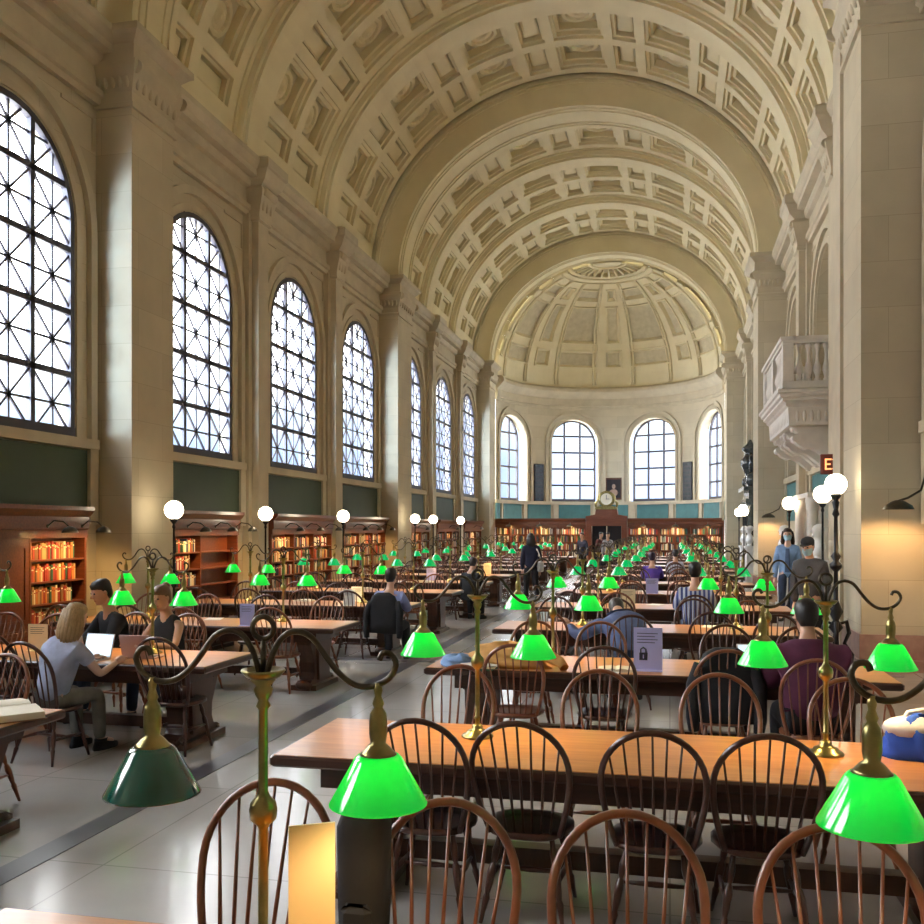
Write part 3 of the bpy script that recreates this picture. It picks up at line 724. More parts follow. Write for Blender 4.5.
def bookcase(loc, rz, W, ncol, label, colset, singles=(), H=2.28, shelf_bot=1.80, lamps=(), empty_cols=(), panel_cols=(), depth=0.42, rich=True, group=None):
    """local frame: front faces +x, runs along +y from 0 to W"""
    root = empty('bookcase', loc, rz); tag(root, label, 'bookcase', group)
    fm = Matrix.Translation(Vector(loc)) @ Matrix.Rotation(rz, 4, 'Z')
    m = MB()
    m.box(-depth, 0, 0, 0.045, 0.0, shelf_bot); m.box(-depth, 0, W - 0.045, W, 0.0, shelf_bot)
    m.box(-depth, -depth + 0.03, 0.045, W - 0.045, 0, shelf_bot)
    m.box(-depth, 0.03, 0, W, 0, 0.12)
    m.box(-depth + 0.03, 0.0, 0.045, W - 0.045, 0.12, 0.5)
    cw = (W - 0.045) / ncol
    for i in range(1, ncol): m.box(-depth + 0.03, 0, i * cw, i * cw + 0.045, 0.5, shelf_bot)
    m.build('carcass', M['case'], root)
    m = MB(); m.prism([(-depth, shelf_bot), (0.02, shelf_bot), (0.02, shelf_bot + .12), (0.05, shelf_bot + .14), (0.05, H - .16), (0.09, H - .13), (0.15, H - .06), (0.15, H), (-depth, H)], 'y', 0, W)
    m.build('cornice', M['case'], root)
    for i in range(ncol):
        d = MB(); y0 = i * cw + 0.06; y1 = (i + 1) * cw - 0.015
        d.bbox(0.0, 0.015, y0, y1, 0.14, 0.48, 0.004); d.box(0.015, 0.022, y0 + 0.05, y1 - 0.05, 0.19, 0.43)
        dd = d.build('cupboard_door', M['case'], root)
        k = MB(); k.sphere((0.035, (y0 + y1) / 2 + .1, 0.31), 0.014, 8, 6); k.build('knob', M['brass'], dd)
    nsh = 4; pitch = (shelf_bot - 0.5) / nsh
    names = ['top shelf', 'second shelf', 'third shelf', 'bottom shelf']
    for s in range(nsh):
        z = 0.5 + pitch * (nsh - 1 - s)
        b = MB()
        for i in range(ncol):
            if i in panel_cols: continue
            b.box(-depth + 0.03, -0.01, i * cw + 0.045, (i + 1) * cw, z - 0.012, z + 0.014)
        b.build('shelf', M['case'], root)
        for i in range(ncol):
            if i in panel_cols or i in empty_cols: continue
            fill_shelf(fm @ Matrix.Translation((-0.03, 0, 0)), i * cw + 0.045, (i + 1) * cw, z + 0.015, pitch - 0.05, label_short(label), names[s], colset, (i in singles), random.uniform(0.75, 1.0))
    for i in panel_cols:
        d = MB(); y0 = i * cw + 0.05; y1 = (i + 1) * cw - 0.005
        d.bbox(-0.03, 0.0, y0, y1, 0.5, shelf_bot, 0.004)
        d.box(0.0, 0.012, y0 + 0.06, y0 + 0.10, 0.6, shelf_bot - 0.1); d.box(0, 0.012, y1 - 0.1, y1 - 0.06, 0.6, shelf_bot - 0.1)
        d.box(0.0, 0.012, y0 + 0.1, y1 - 0.1, 0.6, 0.64); d.box(0, 0.012, y0 + 0.1, y1 - 0.1, shelf_bot - 0.14, shelf_bot - 0.1)
        d.build('panel_door', M['case'], root)
    for y in lamps:
        l = MB(); l.tube([(0.05, y, H - 0.3), (0.16, y, H - 0.22), (0.32, y, H - 0.24), (0.42, y, H - 0.32)], 0.012, 6); l.sphere((0.05, y, H - 0.3), 0.03, 8, 5, (0.5, 1, 1))
        lo = l.build('reading_light', M['bronze'], root)
        s = MB(); s.rings([[(0.42 + r * .55 * math.cos(2 * PI * j / 14), y + r * math.sin(2 * PI * j / 14), z) for j in range(14)] for r, z in ((0.02, H - 0.30), (0.10, H - 0.325), (0.15, H - 0.37), (0.16, H - 0.40))], smooth=True, caps=False)
        s.build('lamp_shade', M['bronze'], lo)
        ld = bpy.data.lights.new('shelf_lamp_light', 'SPOT'); ld.energy = 62; ld.color = (1.0, 0.60, 0.22); ld.spot_size = R(150); ld.spot_blend = 0.8; ld.shadow_soft_size = 0.06
        lob = bpy.data.objects.new('shelf_lamp_light', ld); C.objects.link(lob); lob.parent = root; lob.location = (0.40, y, H - 0.37)
        lob.rotation_euler = (0, R(33), 0)
    return root
def label_short(l): return l.split(':')[0]
warm = ['red', 'brown', 'cream', 'tan', 'orange', 'red', 'dark green']
mixed = ['cream', 'tan', 'brown', 'red', 'dark blue', 'dark green', 'white', 'black']
BX = -8.93
cases = [
    (9.05, 3.9, 3, 'bookcase nearest the camera', warm, (2,), dict(panel_cols=(0, 1), lamps=(3.72, 2.9))),
    (15.0, 3.2, 2, 'bookcase behind the nearest pier', mixed, (0,), dict(lamps=(1.0, 2.1, 3.02), empty_cols=(1,))),
    (19.9, 3.9, 3, 'third bookcase from the camera', mixed, (0,), dict(lamps=(0.7, 2.0, 3.3))),
    (24.75, 3.9, 3, 'bookcase just before the middle pier', mixed, (), dict(lamps=(0.7, 2.0, 3.3))),
    (30.55, 3.75, 3, 'bookcase just past the middle pier', mixed, (), dict(lamps=(1.9,))),
    (35.45, 3.9, 3, 'bookcase under the last window but one', mixed, (), dict(lamps=(1.9,))),
    (40.35, 3.9, 3, 'bookcase beside the farthest left pier', mixed, (), dict(lamps=(1.9,)))]
for (y0_, W, n, lb, cs_, singles, kw) in cases:
    r = bookcase((BX, y0_, 0), 0, W, n, lb, cs_, singles=singles, depth=0.262, **kw)
    r['label'] = 'carved dark red wooden ' + lb
# screen of bookcases across the apse opening
for k in range(6):
    w = 1.50; x = (-8.5 + k * w) if k < 3 else (2.5 - (6 - k) * w)
    pos = ['at the left end', 'second from the left end', 'just left of the doorway', 'just right of the doorway', 'second from the right end', 'at the right end'][k]
    r = bookcase((x, YE - 0.25, 0), R(-90), w, 2, 'far bookcase ' + pos, mixed, H=2.42, shelf_bot=2.0, lamps=(0.75,))
    r['label'] = 'wooden bookcase across the apse, %s' % pos
if stuff.v:
    o = stuff.build('books', stuff_mats); tag(o, 'crowded rows of small books on the distant shelves', 'books', kind='stuff')

# doorway in the middle of the screen, with clock
root = empty('door_case', (AX - 0.0, YE - 0.3, 0)); tag(root, 'wooden door case in the middle of the far bookcases', 'door frame')
m = MB(); m.box(-0.98, -0.72, -0.12, 0.35, 0, 2.42); m.box(0.72, 0.98, -0.12, 0.35, 0, 2.42); m.box(-0.72, 0.72, -0.12, 0.35, 2.05, 2.42)
m.prism([(-1.0, 2.42), (1.0, 2.42), (1.0, 2.52), (0.55, 2.6), (0.5, 2.85), (-0.5, 2.85), (-0.55, 2.6), (-1.0, 2.52)], 'y', -0.2, 0.38)
m.build('frame', M['case'], root)
for q in (-1, 1):
    m = MB(); m.bbox(min(0.02 * q, 0.70 * q), max(0.02 * q, 0.70 * q), 0.1, 0.15, 0, 2.05, 0.005); m.box(min(.1 * q, .6 * q), max(.1 * q, .6 * q), 0.09, 0.1, 1.1, 1.9); m.box(min(.1 * q, .6 * q), max(.1 * q, .6 * q), 0.09, 0.1, 0.2, 0.95)
    d = m.build('door_leaf', M['dark'], root)
    m = MB(); m.sphere((0.08 * q, 0.05, 1.0), 0.03, 8, 6); m.build('knob', M['brass'], d)
root = empty('clock', (AX, YE - 0.42, 2.85)); tag(root, 'round brass clock standing over the far doorway', 'clock')
m = MB(); m.lathe([(0.30, 0), (0.36, 0.02), (0.40, 0.06), (0.40, 0.1), (0.33, 0.12)], 28, m=Matrix.Translation((0, 0, 0.50)) @ Matrix.Rotation(R(90), 4, 'X') @ Matrix.Translation((0, 0, -0.05)))
m.prism([(-0.55, 0), (0.55, 0), (0.5, 0.12), (0.3, 0.16), (-0.3, 0.16), (-0.5, 0.12)], 'y', -0.1, 0.15)
for q in (-1, 1): m.tube([(q * .5, 0, .12), (q * .52, 0, .3), (q * .42, 0, .42), (q * .4, 0, .6), (q * .3, 0, .78)], [.05, .07, .04, .05, .03], 8)
m.build('case', M['brass'], root)
m = MB(); m.lathe([(0.28, 0), (0.28, 0.01)], 28, m=Matrix.Translation((0, -0.075, 0.50)) @ Matrix.Rotation(R(90), 4, 'X')); m.build('dial', M['page'], root)
m = MB(); m.box(-0.012, 0.012, -0.098, -0.088, 0.48, 0.70); m.box(-0.01, 0.15, -0.098, -0.088, 0.49, 0.51); m.build('hand', M['ink'], root)

# panels and portrait on the apse wall
for th, nm in ((R(135.0), 'dark bronze plaque between the two left apse windows'), (R(45.0), 'dark bronze plaque right of the right apse window')):
    c = ap(th, 4.3, AR - 0.03); root = empty('plaque', c, th + R(90)); tag(root, nm, 'plaque')
    m = MB(); m.bbox(-0.33, 0.33, -0.03, 0.04, -1.0, 1.1, 0.02); m.build('frame', M['black'], root)
    m = MB()
    for k in range(9): m.box(-0.24, 0.24, 0.04, 0.05, -0.85 + k * 0.22, -0.72 + k * 0.22)
    m.build('panel', M['darkstone'], root)
c = ap(R(90), 4.1, AR - 0.03); root = empty('portrait', c, R(180)); tag(root, 'small framed dark portrait between the apse windows', 'picture')
m = MB(); m.bbox(-0.46, 0.46, -0.02, 0.04, -0.6, 0.6, 0.015); m.build('frame', cloth('portrait_frame', (0.12, 0.05, 0.03)), root)
m = MB(); m.box(-0.37, 0.37, 0.04, 0.045, -0.5, 0.5); m.build('canvas', M['dark'], root)
m = MB(); m.sphere((0.0, 0.045, 0.12), 0.12, 10, 8, (0.8, 0.1, 1.1)); m.sphere((0, 0.045, -0.22), 0.24, 10, 8, (1, 0.05, 0.8)); m.build('sitter', cloth('portrait_figure', (0.35, 0.25, 0.2)), root)

# ------------------------------------------------------------------ reading tables
def table_proto(L, D=1.0):
    root = empty('reading_table'); tag(root, 'table', 'table')
    m = MB(); m.cur = 0; m.bbox(0, L, 0, D, 0.70, 0.758, 0.012)
    o = m.build('tabletop', [M['edge'], M['top']], root)
    m = MB(); m.box(0.02, L - 0.02, 0.02, D - 0.02, 0.758, 0.761); m.build('writing_surface', M['top'], o)
    m = MB(); m.box(0.25, L - 0.25, 0.10, 0.14, 0.58, 0.70); m.box(0.25, L - 0.25, D - 0.14, D - 0.10, 0.58, 0.70); m.box(0.25, 0.29, 0.1, D - 0.1, 0.58, 0.70); m.box(L - 0.29, L - 0.25, 0.1, D - 0.1, 0.58, 0.70)
    m.build('apron', M['edge'], root)
    m = MB(); m.box(0.5, L - 0.5, D / 2 - 0.05, D / 2 + 0.05, 0.12, 0.22); m.build('stretcher', M['tleg'], root)
    prof = [(0.10, 0), (0.10, 0.08), (0.16, 0.11), (0.22, 0.12), (0.26, 0.2), (0.25, 0.32), (0.19, 0.44), (0.14, 0.54), (0.13, 0.62), (0.13, 0.70)]
    for x in (0.42, L - 0.42):
        out = prof + [(D - a, b) for a, b in prof[::-1]]
        m = MB(); m.prism(out, 'x', x - 0.09, x + 0.09)
        for sx in (-1, 1):
            m.prism([(D / 2 - .17, 0.1), (D / 2 + .17, .1), (D / 2 + .2, .62), (D / 2 - .2, .62)], 'x', x + sx * 0.09, x + sx * 0.125)
        m.box(x - 0.16, x + 0.16, 0.12, D - 0.12, 0, 0.06)
        for y in (0.14, D - 0.14):
            m.sphere((x, y, 0.055), 0.075, 12, 8, (1.5, 1.0, 0.73)); m.tube([(x - 0.12, y + (0.1 if y < .5 else -.1), 0.60), (x + 0.12, y + (0.1 if y < .5 else -.1), 0.60)], 0.055, 12)
        m.build('pedestal_leg', M['tleg'], root)
    register(root); return root
TL = 3.8
tp_ = table_proto(TL)
XR, XL_ = -2.05, -3.87 - TL
RY = [1.55] + [4.53 + 3.13 * k for k in range(12)]
LY = [4.40, 7.27] + [10.35 + 3.07 * k for k in range(10)]
NTH = lambda i: ORD[i].replace('top', 'first')
tn_r = []; tn_l = []
for i, y in enumerate(RY):
    instance(tp_, (XR, y, 0), 0, 'long wooden reading table, %s from the front in the right-hand column' % NTH(i), 'reading tables')
for i, y in enumerate(LY):
    instance(tp_, (XL_, y, 0), 0, 'long wooden reading table, %s from the front in the left-hand column' % NTH(i), 'reading tables')

# ------------------------------------------------------------------ chairs
def chair_meshes():
    P = {}
    m = MB(); rs = []
    for s_, z in ((0.86, 0.405), (1.0, 0.42), (1.0, 0.44), (0.95, 0.448)):
        ring = []
        for j in range(24):
            a = 2 * PI * j / 24; x = 0.225 * math.copysign(abs(math.cos(a)) ** 0.7, math.cos(a)); y = 0.21 * math.copysign(abs(math.sin(a)) ** 0.75, math.sin(a))
            if y < 0: x *= 0.92
            ring.append((x * s_, y * s_, z))
        rs.append(ring)
    rs.append([(x * 0.7, y * 0.7, 0.432) for x, y, z in rs[-1]])
    m.rings(rs, smooth=True); P['seat'] = m
    # back bow: from seat rear corners up and over; leans back (towards -y)
    def bow(u):
        # u 0..1
        if u < 0.22: x = -(0.175 + 0.065 * math.sin(u / 0.22 * PI / 2)); z = 0.43 + 0.34 * u / 0.22
        elif u > 0.78: x = 0.175 + 0.065 * math.sin((1 - u) / 0.22 * PI / 2); z = 0.43 + 0.34 * (1 - u) / 0.22
        else:
            a = PI * (u - 0.22) / 0.56; x = -0.24 * math.cos(a); z = 0.77 + 0.25 * math.sin(a)
        return Vector((x, -0.15 - 0.20 * (z - 0.43) / 0.57, z))
    m = MB(); m.tube([bow(i / 32) for i in range(33)], 0.0155, 8); P['back_bow'] = m
    m = MB(); sp = []
    for k in range(7):
        u = (k + 1) / 8; xt = -0.20 + 0.40 * k / 6
        # find bow point of this x
        best = min((bow(q / 200) for q in range(1, 200)), key=lambda p: abs(p.x - xt) + (10 if p.z < 0.78 else 0))
        xb = xt * 0.66; b = Vector((xb, -0.17 - 0.0 * abs(xb), 0.44))
        mid = (b + best) / 2
        s1 = MB(); s1.tube([b, b.lerp(best, .3), mid, best], [0.0065, 0.008, 0.007, 0.0055], 6); sp.append(s1)
    P['spindle'] = sp
    legs = []
    for sx in (-1, 1):
        for sy in (-1, 1):
            a = Vector((sx * 0.13, sy * 0.12, 0.42)); b = Vector((sx * 0.205, sy * 0.205 - (0.03 if sy < 0 else 0), 0.0))
            pr = [(0, .013), (.12, .014), (.2, .02), (.3, .016), (.34, .011), (.37, .018), (.45, .022), (.6, .018), (.68, .013), (.72, .019), (.85, .013), (1, .010)]
            l = MB(); l.tube([a.lerp(b, t) for t, r in pr], [r for t, r in pr], 8); legs.append(l)
    P['leg'] = legs
    m = MB()
    for sx in (-1, 1): m.tube([(sx * 0.168, -0.175, 0.20), (sx * 0.17, 0, 0.20), (sx * 0.168, 0.163, 0.20)], [0.008, 0.016, 0.008], 8)
    m.tube([(-0.168, 0, 0.20), (0, 0, 0.2), (0.168, 0, 0.20)], [0.008, 0.016, 0.008], 8)
    P['stretcher'] = m
    return P
CP = chair_meshes()
def chair_proto(mt, full):
    root = empty('windsor_chair') if full else None
    if full:
        CP['seat'].build('seat', mt, root); CP['back_bow'].build('back_bow', mt, root); CP['stretcher'].build('stretcher', mt, root)
        for s_ in CP['spindle']: s_.build('spindle', mt, root)
        for l in CP['leg']: l.build('leg', mt, root)
    else:
        m = MB()
        for q in [CP['seat'], CP['back_bow'], CP['stretcher']] + CP['spindle'] + CP['leg']:
            n = len(m.v); m.v += q.v; m.f += [tuple(i + n for i in f_) for f_ in q.f]; m.sm += q.sm; m.mi += q.mi
        root = m.build('windsor_chair', mt)
    tag(root, 'chair', 'chair'); register(root); return root
CH = [chair_proto(M['chair'], True), chair_proto(M['chair_lt'], True)]
CHF = [chair_proto(M['chair'], False), chair_proto(M['chair_lt'], False)]
OCC = [(-5.1, 6.92), (-5.72, 8.82), (-5.08, 8.80), (1.02, 7.28), (-0.42, 10.36), (0.35, 13.55), (-3.98, 12.95), (-0.42, 22.9), (0.15, 26.1), (-4.15, 19.2)]
def put_chair(x, y, facing, where, light=False, far=False, turn=None):
    for ox, oy in OCC:
        if abs(ox - x) < 0.42 and abs(oy - y) < 0.6: x, y = ox, oy
    p = (CHF if far else CH)[1 if light else 0]
    rz = (0 if facing > 0 else PI) + (random.uniform(-0.09, 0.09) if turn is None else turn)
    return instance(p, (x, y, 0), rz, 'bow-back wooden chair, ' + where, 'chairs at the reading tables')
POSW = ['leftmost', 'second from left', 'third from left', 'fourth from left', 'fifth from left']
NX = {0: [], 1: [-1.20, -0.70, -0.07, 0.42], 2: [-1.24, -0.52, 0.40, 1.08], 3: [-1.35, -0.46, 0.45, 1.1]}
FX = {0: [-1.39, -0.72, -0.11, 0.50, 1.05], 1: [-1.38, -0.43, 0.31, 1.05], 2: [-1.3, -0.65, 0.5, 1.2]}
LN = {0: [], 1: [-6.6, -5.9, -4.92, -4.22]}
LF = {0: [-6.1, -4.75], 1: [-7.05, -6.4, -5.85, -5.15]}
for col, ys, X0 in (('right', RY, XR), ('left', LY, XL_)):
    for i, y in enumerate(ys):
        near = (NX if col == 'right' else LN).get(i); far_ = (FX if col == 'right' else LF).get(i)
        if near is None: near = [X0 + d + random.uniform(-0.1, 0.1) for d in (0.55, 1.3, 2.2, 3.05)]
        if far_ is None: far_ = [X0 + d + random.uniform(-0.12, 0.12) for d in (0.6, 1.35, 2.3, 3.1)]
        fr_ = y > 19
        for k, x in enumerate(near):
            dy = (0.16, 0.20, 0.13, 0.18)[k % 4] if i == 1 else random.uniform(-0.18, 0.12)
            put_chair(x, y + dy, 1, '%s, near side of %s table in %s column' % (POSW[k], NTH(i), col), random.random() < 0.3 if i > 2 else (i == 2 and k != 1), fr_)
        for k, x in enumerate(far_):
            put_chair(x, y + 1.0 + (0.17 if i == 0 else 0.22 if i < 3 else random.uniform(0.0, 0.4)) + (0.10 if (i == 0 and k == 0) else 0), -1, '%s, far side of %s table in %s column' % (POSW[k], NTH(i), col), i < 2 or random.random() < 0.4, fr_)

# ------------------------------------------------------------------ double-arm reading lamps
def sc_curve(sg):
    pts = [(0.012, 0.0), (0.03, 0.055), (0.06, 0.098), (0.10, 0.112), (0.145, 0.095), (0.185, 0.045), (0.225, 0.0), (0.27, -0.028), (0.32, -0.03), (0.365, -0.008), (0.385, 0.028), (0.372, 0.055), (0.348, 0.058), (0.338, 0.04)]
    # smooth with Catmull-Rom
    out = []
    for i in range(len(pts) - 1):
        p0 = pts[max(0, i - 1)]; p1 = pts[i]; p2 = pts[i + 1]; p3 = pts[min(len(pts) - 1, i + 2)]
        for k in range(3):
            t = k / 3
            out.append(tuple(0.5 * ((2 * p1[d]) + (-p0[d] + p2[d]) * t + (2 * p0[d] - 5 * p1[d] + 4 * p2[d] - p3[d]) * t * t + (-p0[d] + 3 * p1[d] - 3 * p2[d] + p3[d]) * t ** 3) for d in (0, 1)))
    out.append(pts[-1])
    return [(sg * x * 0.95, 0, z) for x, z in out]
LH = 0.80   # height of the cup above the table
def lamp_proto(full, off=False):
    root = empty('reading_lamp'); tag(root, 'lamp', 'lamp')
    n = 20 if full else 10
    m = MB(); m.lathe([(0.09, 0), (0.092, 0.008), (0.085, 0.016), (0.066, 0.022), (0.062, 0.034), (0.045, 0.04), (0.03, 0.05), (0.032, 0.062), (0.018, 0.075)], n); m.build('base', M['brass'], root)
    m = MB(); m.lathe([(0.0135, 0.07), (0.0135, 0.10), (0.021, 0.11), (0.0135, 0.12), (0.0135, LH - 0.42), (0.019, LH - 0.41), (0.035, LH - 0.395), (0.038, LH - 0.37), (0.034, LH - 0.35), (0.02, LH - 0.335), (0.013, LH - 0.32), (0.0125, LH - 0.10), (0.02, LH - 0.09), (0.013, LH - 0.075), (0.022, LH - 0.06), (0.026, LH - 0.045), (0.02, LH - 0.035), (0.035, LH - 0.02), (0.03, LH - 0.012)], n); m.build('pole', M['brass'], root)
    m = MB(); m.lathe([(0.02, LH - 0.02), (0.045, LH - 0.012), (0.060, LH + 0.004), (0.058, LH + 0.009), (0.04, LH + 0.0), (0.01, LH - 0.002)], n); m.build('cup', M['brass'], root)
    m = MB(); m.tube([(0, 0, LH), (0, 0, LH + 0.09)], 0.008, 8); m.tube([(0.030 * math.cos(a * PI / 10), 0, LH + 0.12 + 0.030 * math.sin(a * PI / 10)) for a in range(20)], 0.008, 8, closed=True)
    m.build('ring_finial', M['bronze'], root)
    for sg in (-1, 1):
        m = MB(); m.tube([(x, y, z + LH) for x, y, z in sc_curve(sg)], 0.0085, 8)
        arm = m.build('arm', M['bronze'], root)
        x = 0.318 * sg; z = LH - 0.03
        m = MB(); m.lathe([(0.009, 0.01), (0.012, -0.01), (0.009, -0.025), (0.016, -0.045), (0.012, -0.055), (0.021, -0.07), (0.024, -0.09), (0.024, -0.125), (0.020, -0.15), (0.03, -0.158), (0.042, -0.172), (0.052, -0.182)][::-1], n, c=(x, 0, z)); m.build('socket', M['brass'], arm)
        m = MB(); zt, zb = z - 0.178, z - 0.31
        m.rings([[(x + r * math.cos(2 * PI * j / (n + 8)), r * math.sin(2 * PI * j / (n + 8)), zz) for j in range(n + 8)] for r, zz in ((0.045, zt), (0.055, zt - 0.003), (0.064, zt - 0.012), (0.128, zb + 0.006), (0.130, zb), (0.1255, zb), (0.060, zt - 0.016), (0.050, zt - 0.008), (0.045, zt - 0.002))], smooth=True, caps=False)
        m.build('shade', M['shade_off'] if off and sg < 0 else (M['shade_near'] if full else M['shade_on']), arm)
        if full and not (off and sg < 0):
            m = MB(); m.sphere((x, 0, z - 0.275), 0.022, 10, 8); m.build('bulb', M['bulb'], arm)
    register(root); return root
LMP = [lamp_proto(True), lamp_proto(False), lamp_proto(True, True)]
def lamp(x, y, where, kind, light):
    r = instance(LMP[kind], (x, y, 0.761), random.uniform(-0.07, 0.07) if kind != 2 else R(4), where, 'double-arm reading lamps')
    if light:
        for sg in (-1, 1):
            if kind == 2 and sg < 0: continue
            ld = bpy.data.lights.new('lamp_light', 'SPOT'); ld.energy = 14; ld.color = (1.0, 0.66, 0.30); ld.shadow_soft_size = 0.05; ld.spot_size = R(140); ld.spot_blend = 0.7
            lo = bpy.data.objects.new('lamp_light', ld); C.objects.link(lo); lo.parent = r; lo.location = (0.318 * sg, 0, LH - 0.336)
            if kind != 1:
                ld = bpy.data.lights.new('bulb_light', 'POINT'); ld.energy = 0.085; ld.color = (0.7, 1.0, 0.95); ld.shadow_soft_size = 0.02
                lo = bpy.data.objects.new('bulb_light', ld); C.objects.link(lo); lo.parent = r; lo.location = (0.318 * sg, 0.0, LH - 0.262)
    return r
for col, ys, xs in (('right', RY, (-1.07, 0.80)), ('left', LY, (-6.7, -4.8))):
    for i, y in enumerate(ys):
        for k, x in enumerate(xs):
            yy = y + (0.66 if col == 'right' else 0.72)
            if i == 0 and col == 'right': yy = (2.33, 2.43)[k]
            if i == 0 and col == 'left': continue
            kind = 2 if (col == 'right' and i == 0 and k == 0) else (0 if i < 4 else 1)
            w = 'brass double-arm reading lamp with green shades, %s end of %s table in %s column' % (('left', 'right')[k], NTH(i), col)
            if kind == 2: w = 'brass double-arm reading lamp in left foreground with one unlit dark green shade'
            lamp(x + (random.uniform(-0.05, 0.05) if i > 1 else 0), yy, w, kind, y < 24)

# ------------------------------------------------------------------ globe lamps
def globe_lamp(x, y, zc, r, label, ornate=False, group=None):
    root = empty('globe_lamp', (x, y, 0)); tag(root, label, 'lamp', group)
    m = MB(); m.lathe([(0.17, 0), (0.18, 0.03), (0.13, 0.06), (0.10, 0.12), (0.05, 0.18), (0.035, 0.24), (0.03, 0.26)], 14); b = m.build('base', M['black'], root)
    pr = [(0.022, 0.25), (0.022, 0.95), (0.05, 1.0), (0.022, 1.06), (0.018, zc - r - 0.16), (0.03, zc - r - 0.13), (0.02, zc - r - 0.08), (0.06, zc - r - 0.03), (0.065, zc - r + 0.01)]
    if ornate: pr = [(0.05, 0.25), (0.035, 0.5), (0.10, 0.58), (0.04, 0.68), (0.10, 0.8), (0.035, 0.95), (0.03, 1.35), (0.075, 1.40), (0.085, 1.45), (0.035, 1.50), (0.07, 1.56), (0.03, 1.62), (0.026, 2.1), (0.05, 2.14), (0.03, zc - r - 0.2), (0.05, zc - r - 0.1), (0.03, zc - r - 0.07), (0.07, zc - r - 0.02), (0.07, zc - r + 0.02)]
    m = MB(); m.lathe(pr, 12)
    if ornate:
        for q in range(3):
            a = 2 * PI * q / 3 + 0.4; ca, sa = math.cos(a), math.sin(a)
            m.tube([(ca * 0.03, sa * 0.03, 0.62), (ca * 0.16, sa * 0.16, 0.66), (ca * 0.2, sa * 0.2, 0.5), (ca * 0.13, sa * 0.13, 0.36), (ca * 0.24, sa * 0.24, 0.2), (ca * 0.2, sa * 0.2, 0.02)], [0.02, 0.03, 0.03, 0.025, 0.035, 0.05], 8)
    m.build('post', M['black'], root)
    m = MB(); m.sphere((0, 0, zc), r, 20, 14); m.build('globe', M['globe'], root)
    return root
gl = [(-8.05, 14.05, 'beside the nearest left pier'), (-8.35, 18.3, 'between the second and third bookcases from the camera'), (-8.1, 22.4, 'in front of the third bookcase from the camera'), (-8.12, 29.3, 'beside the middle left pier'), (-8.15, 31.8, 'just past the middle left pier'), (-8.15, 36.2, 'farthest along the left wall')]
for x, y, w in gl: globe_lamp(x, y, EYE + 0.30, 0.155, 'black post lamp with white globe, ' + w, group='globe lamps along the left wall')
globe_lamp(2.23, 13.62, EYE + 0.60, 0.147, 'tall ornate black post lamp with glowing globe, beside the nearest right pier', True)
globe_lamp(2.66, 17.6, EYE + 0.60, 0.16, 'black post lamp with white globe, second along the right wall')
globe_lamp(2.70, 22.7, EYE + 0.57, 0.155, 'black post lamp with white globe, third along the right wall past the balcony')
for x, y, w in ((2.55, 34.2, 'nearest'), (2.6, 35.3, 'middle'), (2.5, 36.2 - 0.35, 'farthest')):
    globe_lamp(x, y, EYE + 0.58 + (0.12 if w == 'middle' else 0), 0.16, 'white globe lamp of the distant cluster of three on the right, %s one' % w)
# wall lamps over the right side shelving, on the near faces of the piers
def bracket(x, y, z, label):
    root = empty('wall_lamp', (x, y, z)); tag(root, label, 'lamp')
    m = MB(); m.tube([(0.55, 0.32, 0.55), (0.42, 0.1, 0.42), (0.3, -0.15, 0.2), (0.12, -0.25, 0.10), (0, -0.28, 0.06)], 0.015, 8); m.sphere((0.55, 0.33, 0.55), 0.06, 10, 6, (1, 0.3, 1)); m.build('arm', M['bronze'], root)
    m = MB(); m.rings([[(r * 1.3 * math.cos(2 * PI * j / 16), -0.28 + r * math.sin(2 * PI * j / 16), zz) for j in range(16)] for r, zz in ((0.03, 0.07), (0.07, 0.05), (0.13, 0.0), (0.15, -0.05))], smooth=True, caps=False); m.build('lamp_shade', M['bronze'], root)
    ld = bpy.data.lights.new('wall_lamp_light', 'SPOT'); ld.energy = 60; ld.color = (1.0, 0.58, 0.24); ld.spot_size = R(140); ld.spot_blend = 0.5; ld.shadow_soft_size = 0.05
    lo = bpy.data.objects.new('wall_lamp_light', ld); C.objects.link(lo); lo.parent = root; lo.location = (0, -0.26, -0.02); lo.rotation_euler = (R(14), 0, 0)
bracket(2.88, 13.55 - 0.32, 2.24, 'dark bracket lamp on the face of the nearest right pier')
bracket(2.78, 28.8 - 0.36, 2.30, 'small dark bracket lamp on the face of the middle right pier')

# ------------------------------------------------------------------ right wall: balcony, doorway, exit sign, busts
BY0, BY1, BXF, BXW = 19.9, 23.9, 2.24, WR
bal = empty('balcony', (0, 0, 0)); tag(bal, 'carved pale stone balcony with balusters on the right wall', 'balcony')
m = MB()
rs = []
for d, z in ((-0.10, 4.48), (-0.06, 4.51), (0.0, 4.55), (0.0, 4.60), (0.05, 4.62), (0.06, 4.68), (0.10, 4.70), (0.10, 4.76), (0, 4.80)):
    rs.append([(BXF - d, BY0 - d, z), (BXW, BY0 - d, z), (BXW, BY1 + d, z), (BXF - d, BY1 + d, z)])
m.rings(rs); m.build('slab', M['pale'], bal)
m = MB()   # carved frieze block beneath the slab
rs = []
for d, z in ((0.20, 4.04), (0.14, 4.06), (0.12, 4.42), (0.08, 4.45), (0.06, 4.48)):
    rs.append([(BXF + d, BY0 + d, z), (BXW, BY0 + d, z), (BXW, BY1 - d, z), (BXF + d, BY1 - d, z)])
m.rings(rs)
for k in range(5): m.sphere((BXF + 0.30 + 0.14 * k, BY0 + 0.13, 4.24), 0.06, 8, 6, (0.7, 0.4, 2.2))
for k in range(14): m.sphere((BXF + 0.14, BY0 + 0.35 + 0.26 * k, 4.24), 0.065, 8, 6, (0.4, 0.9, 2.0))
m.build('frieze', M['pale'], bal)
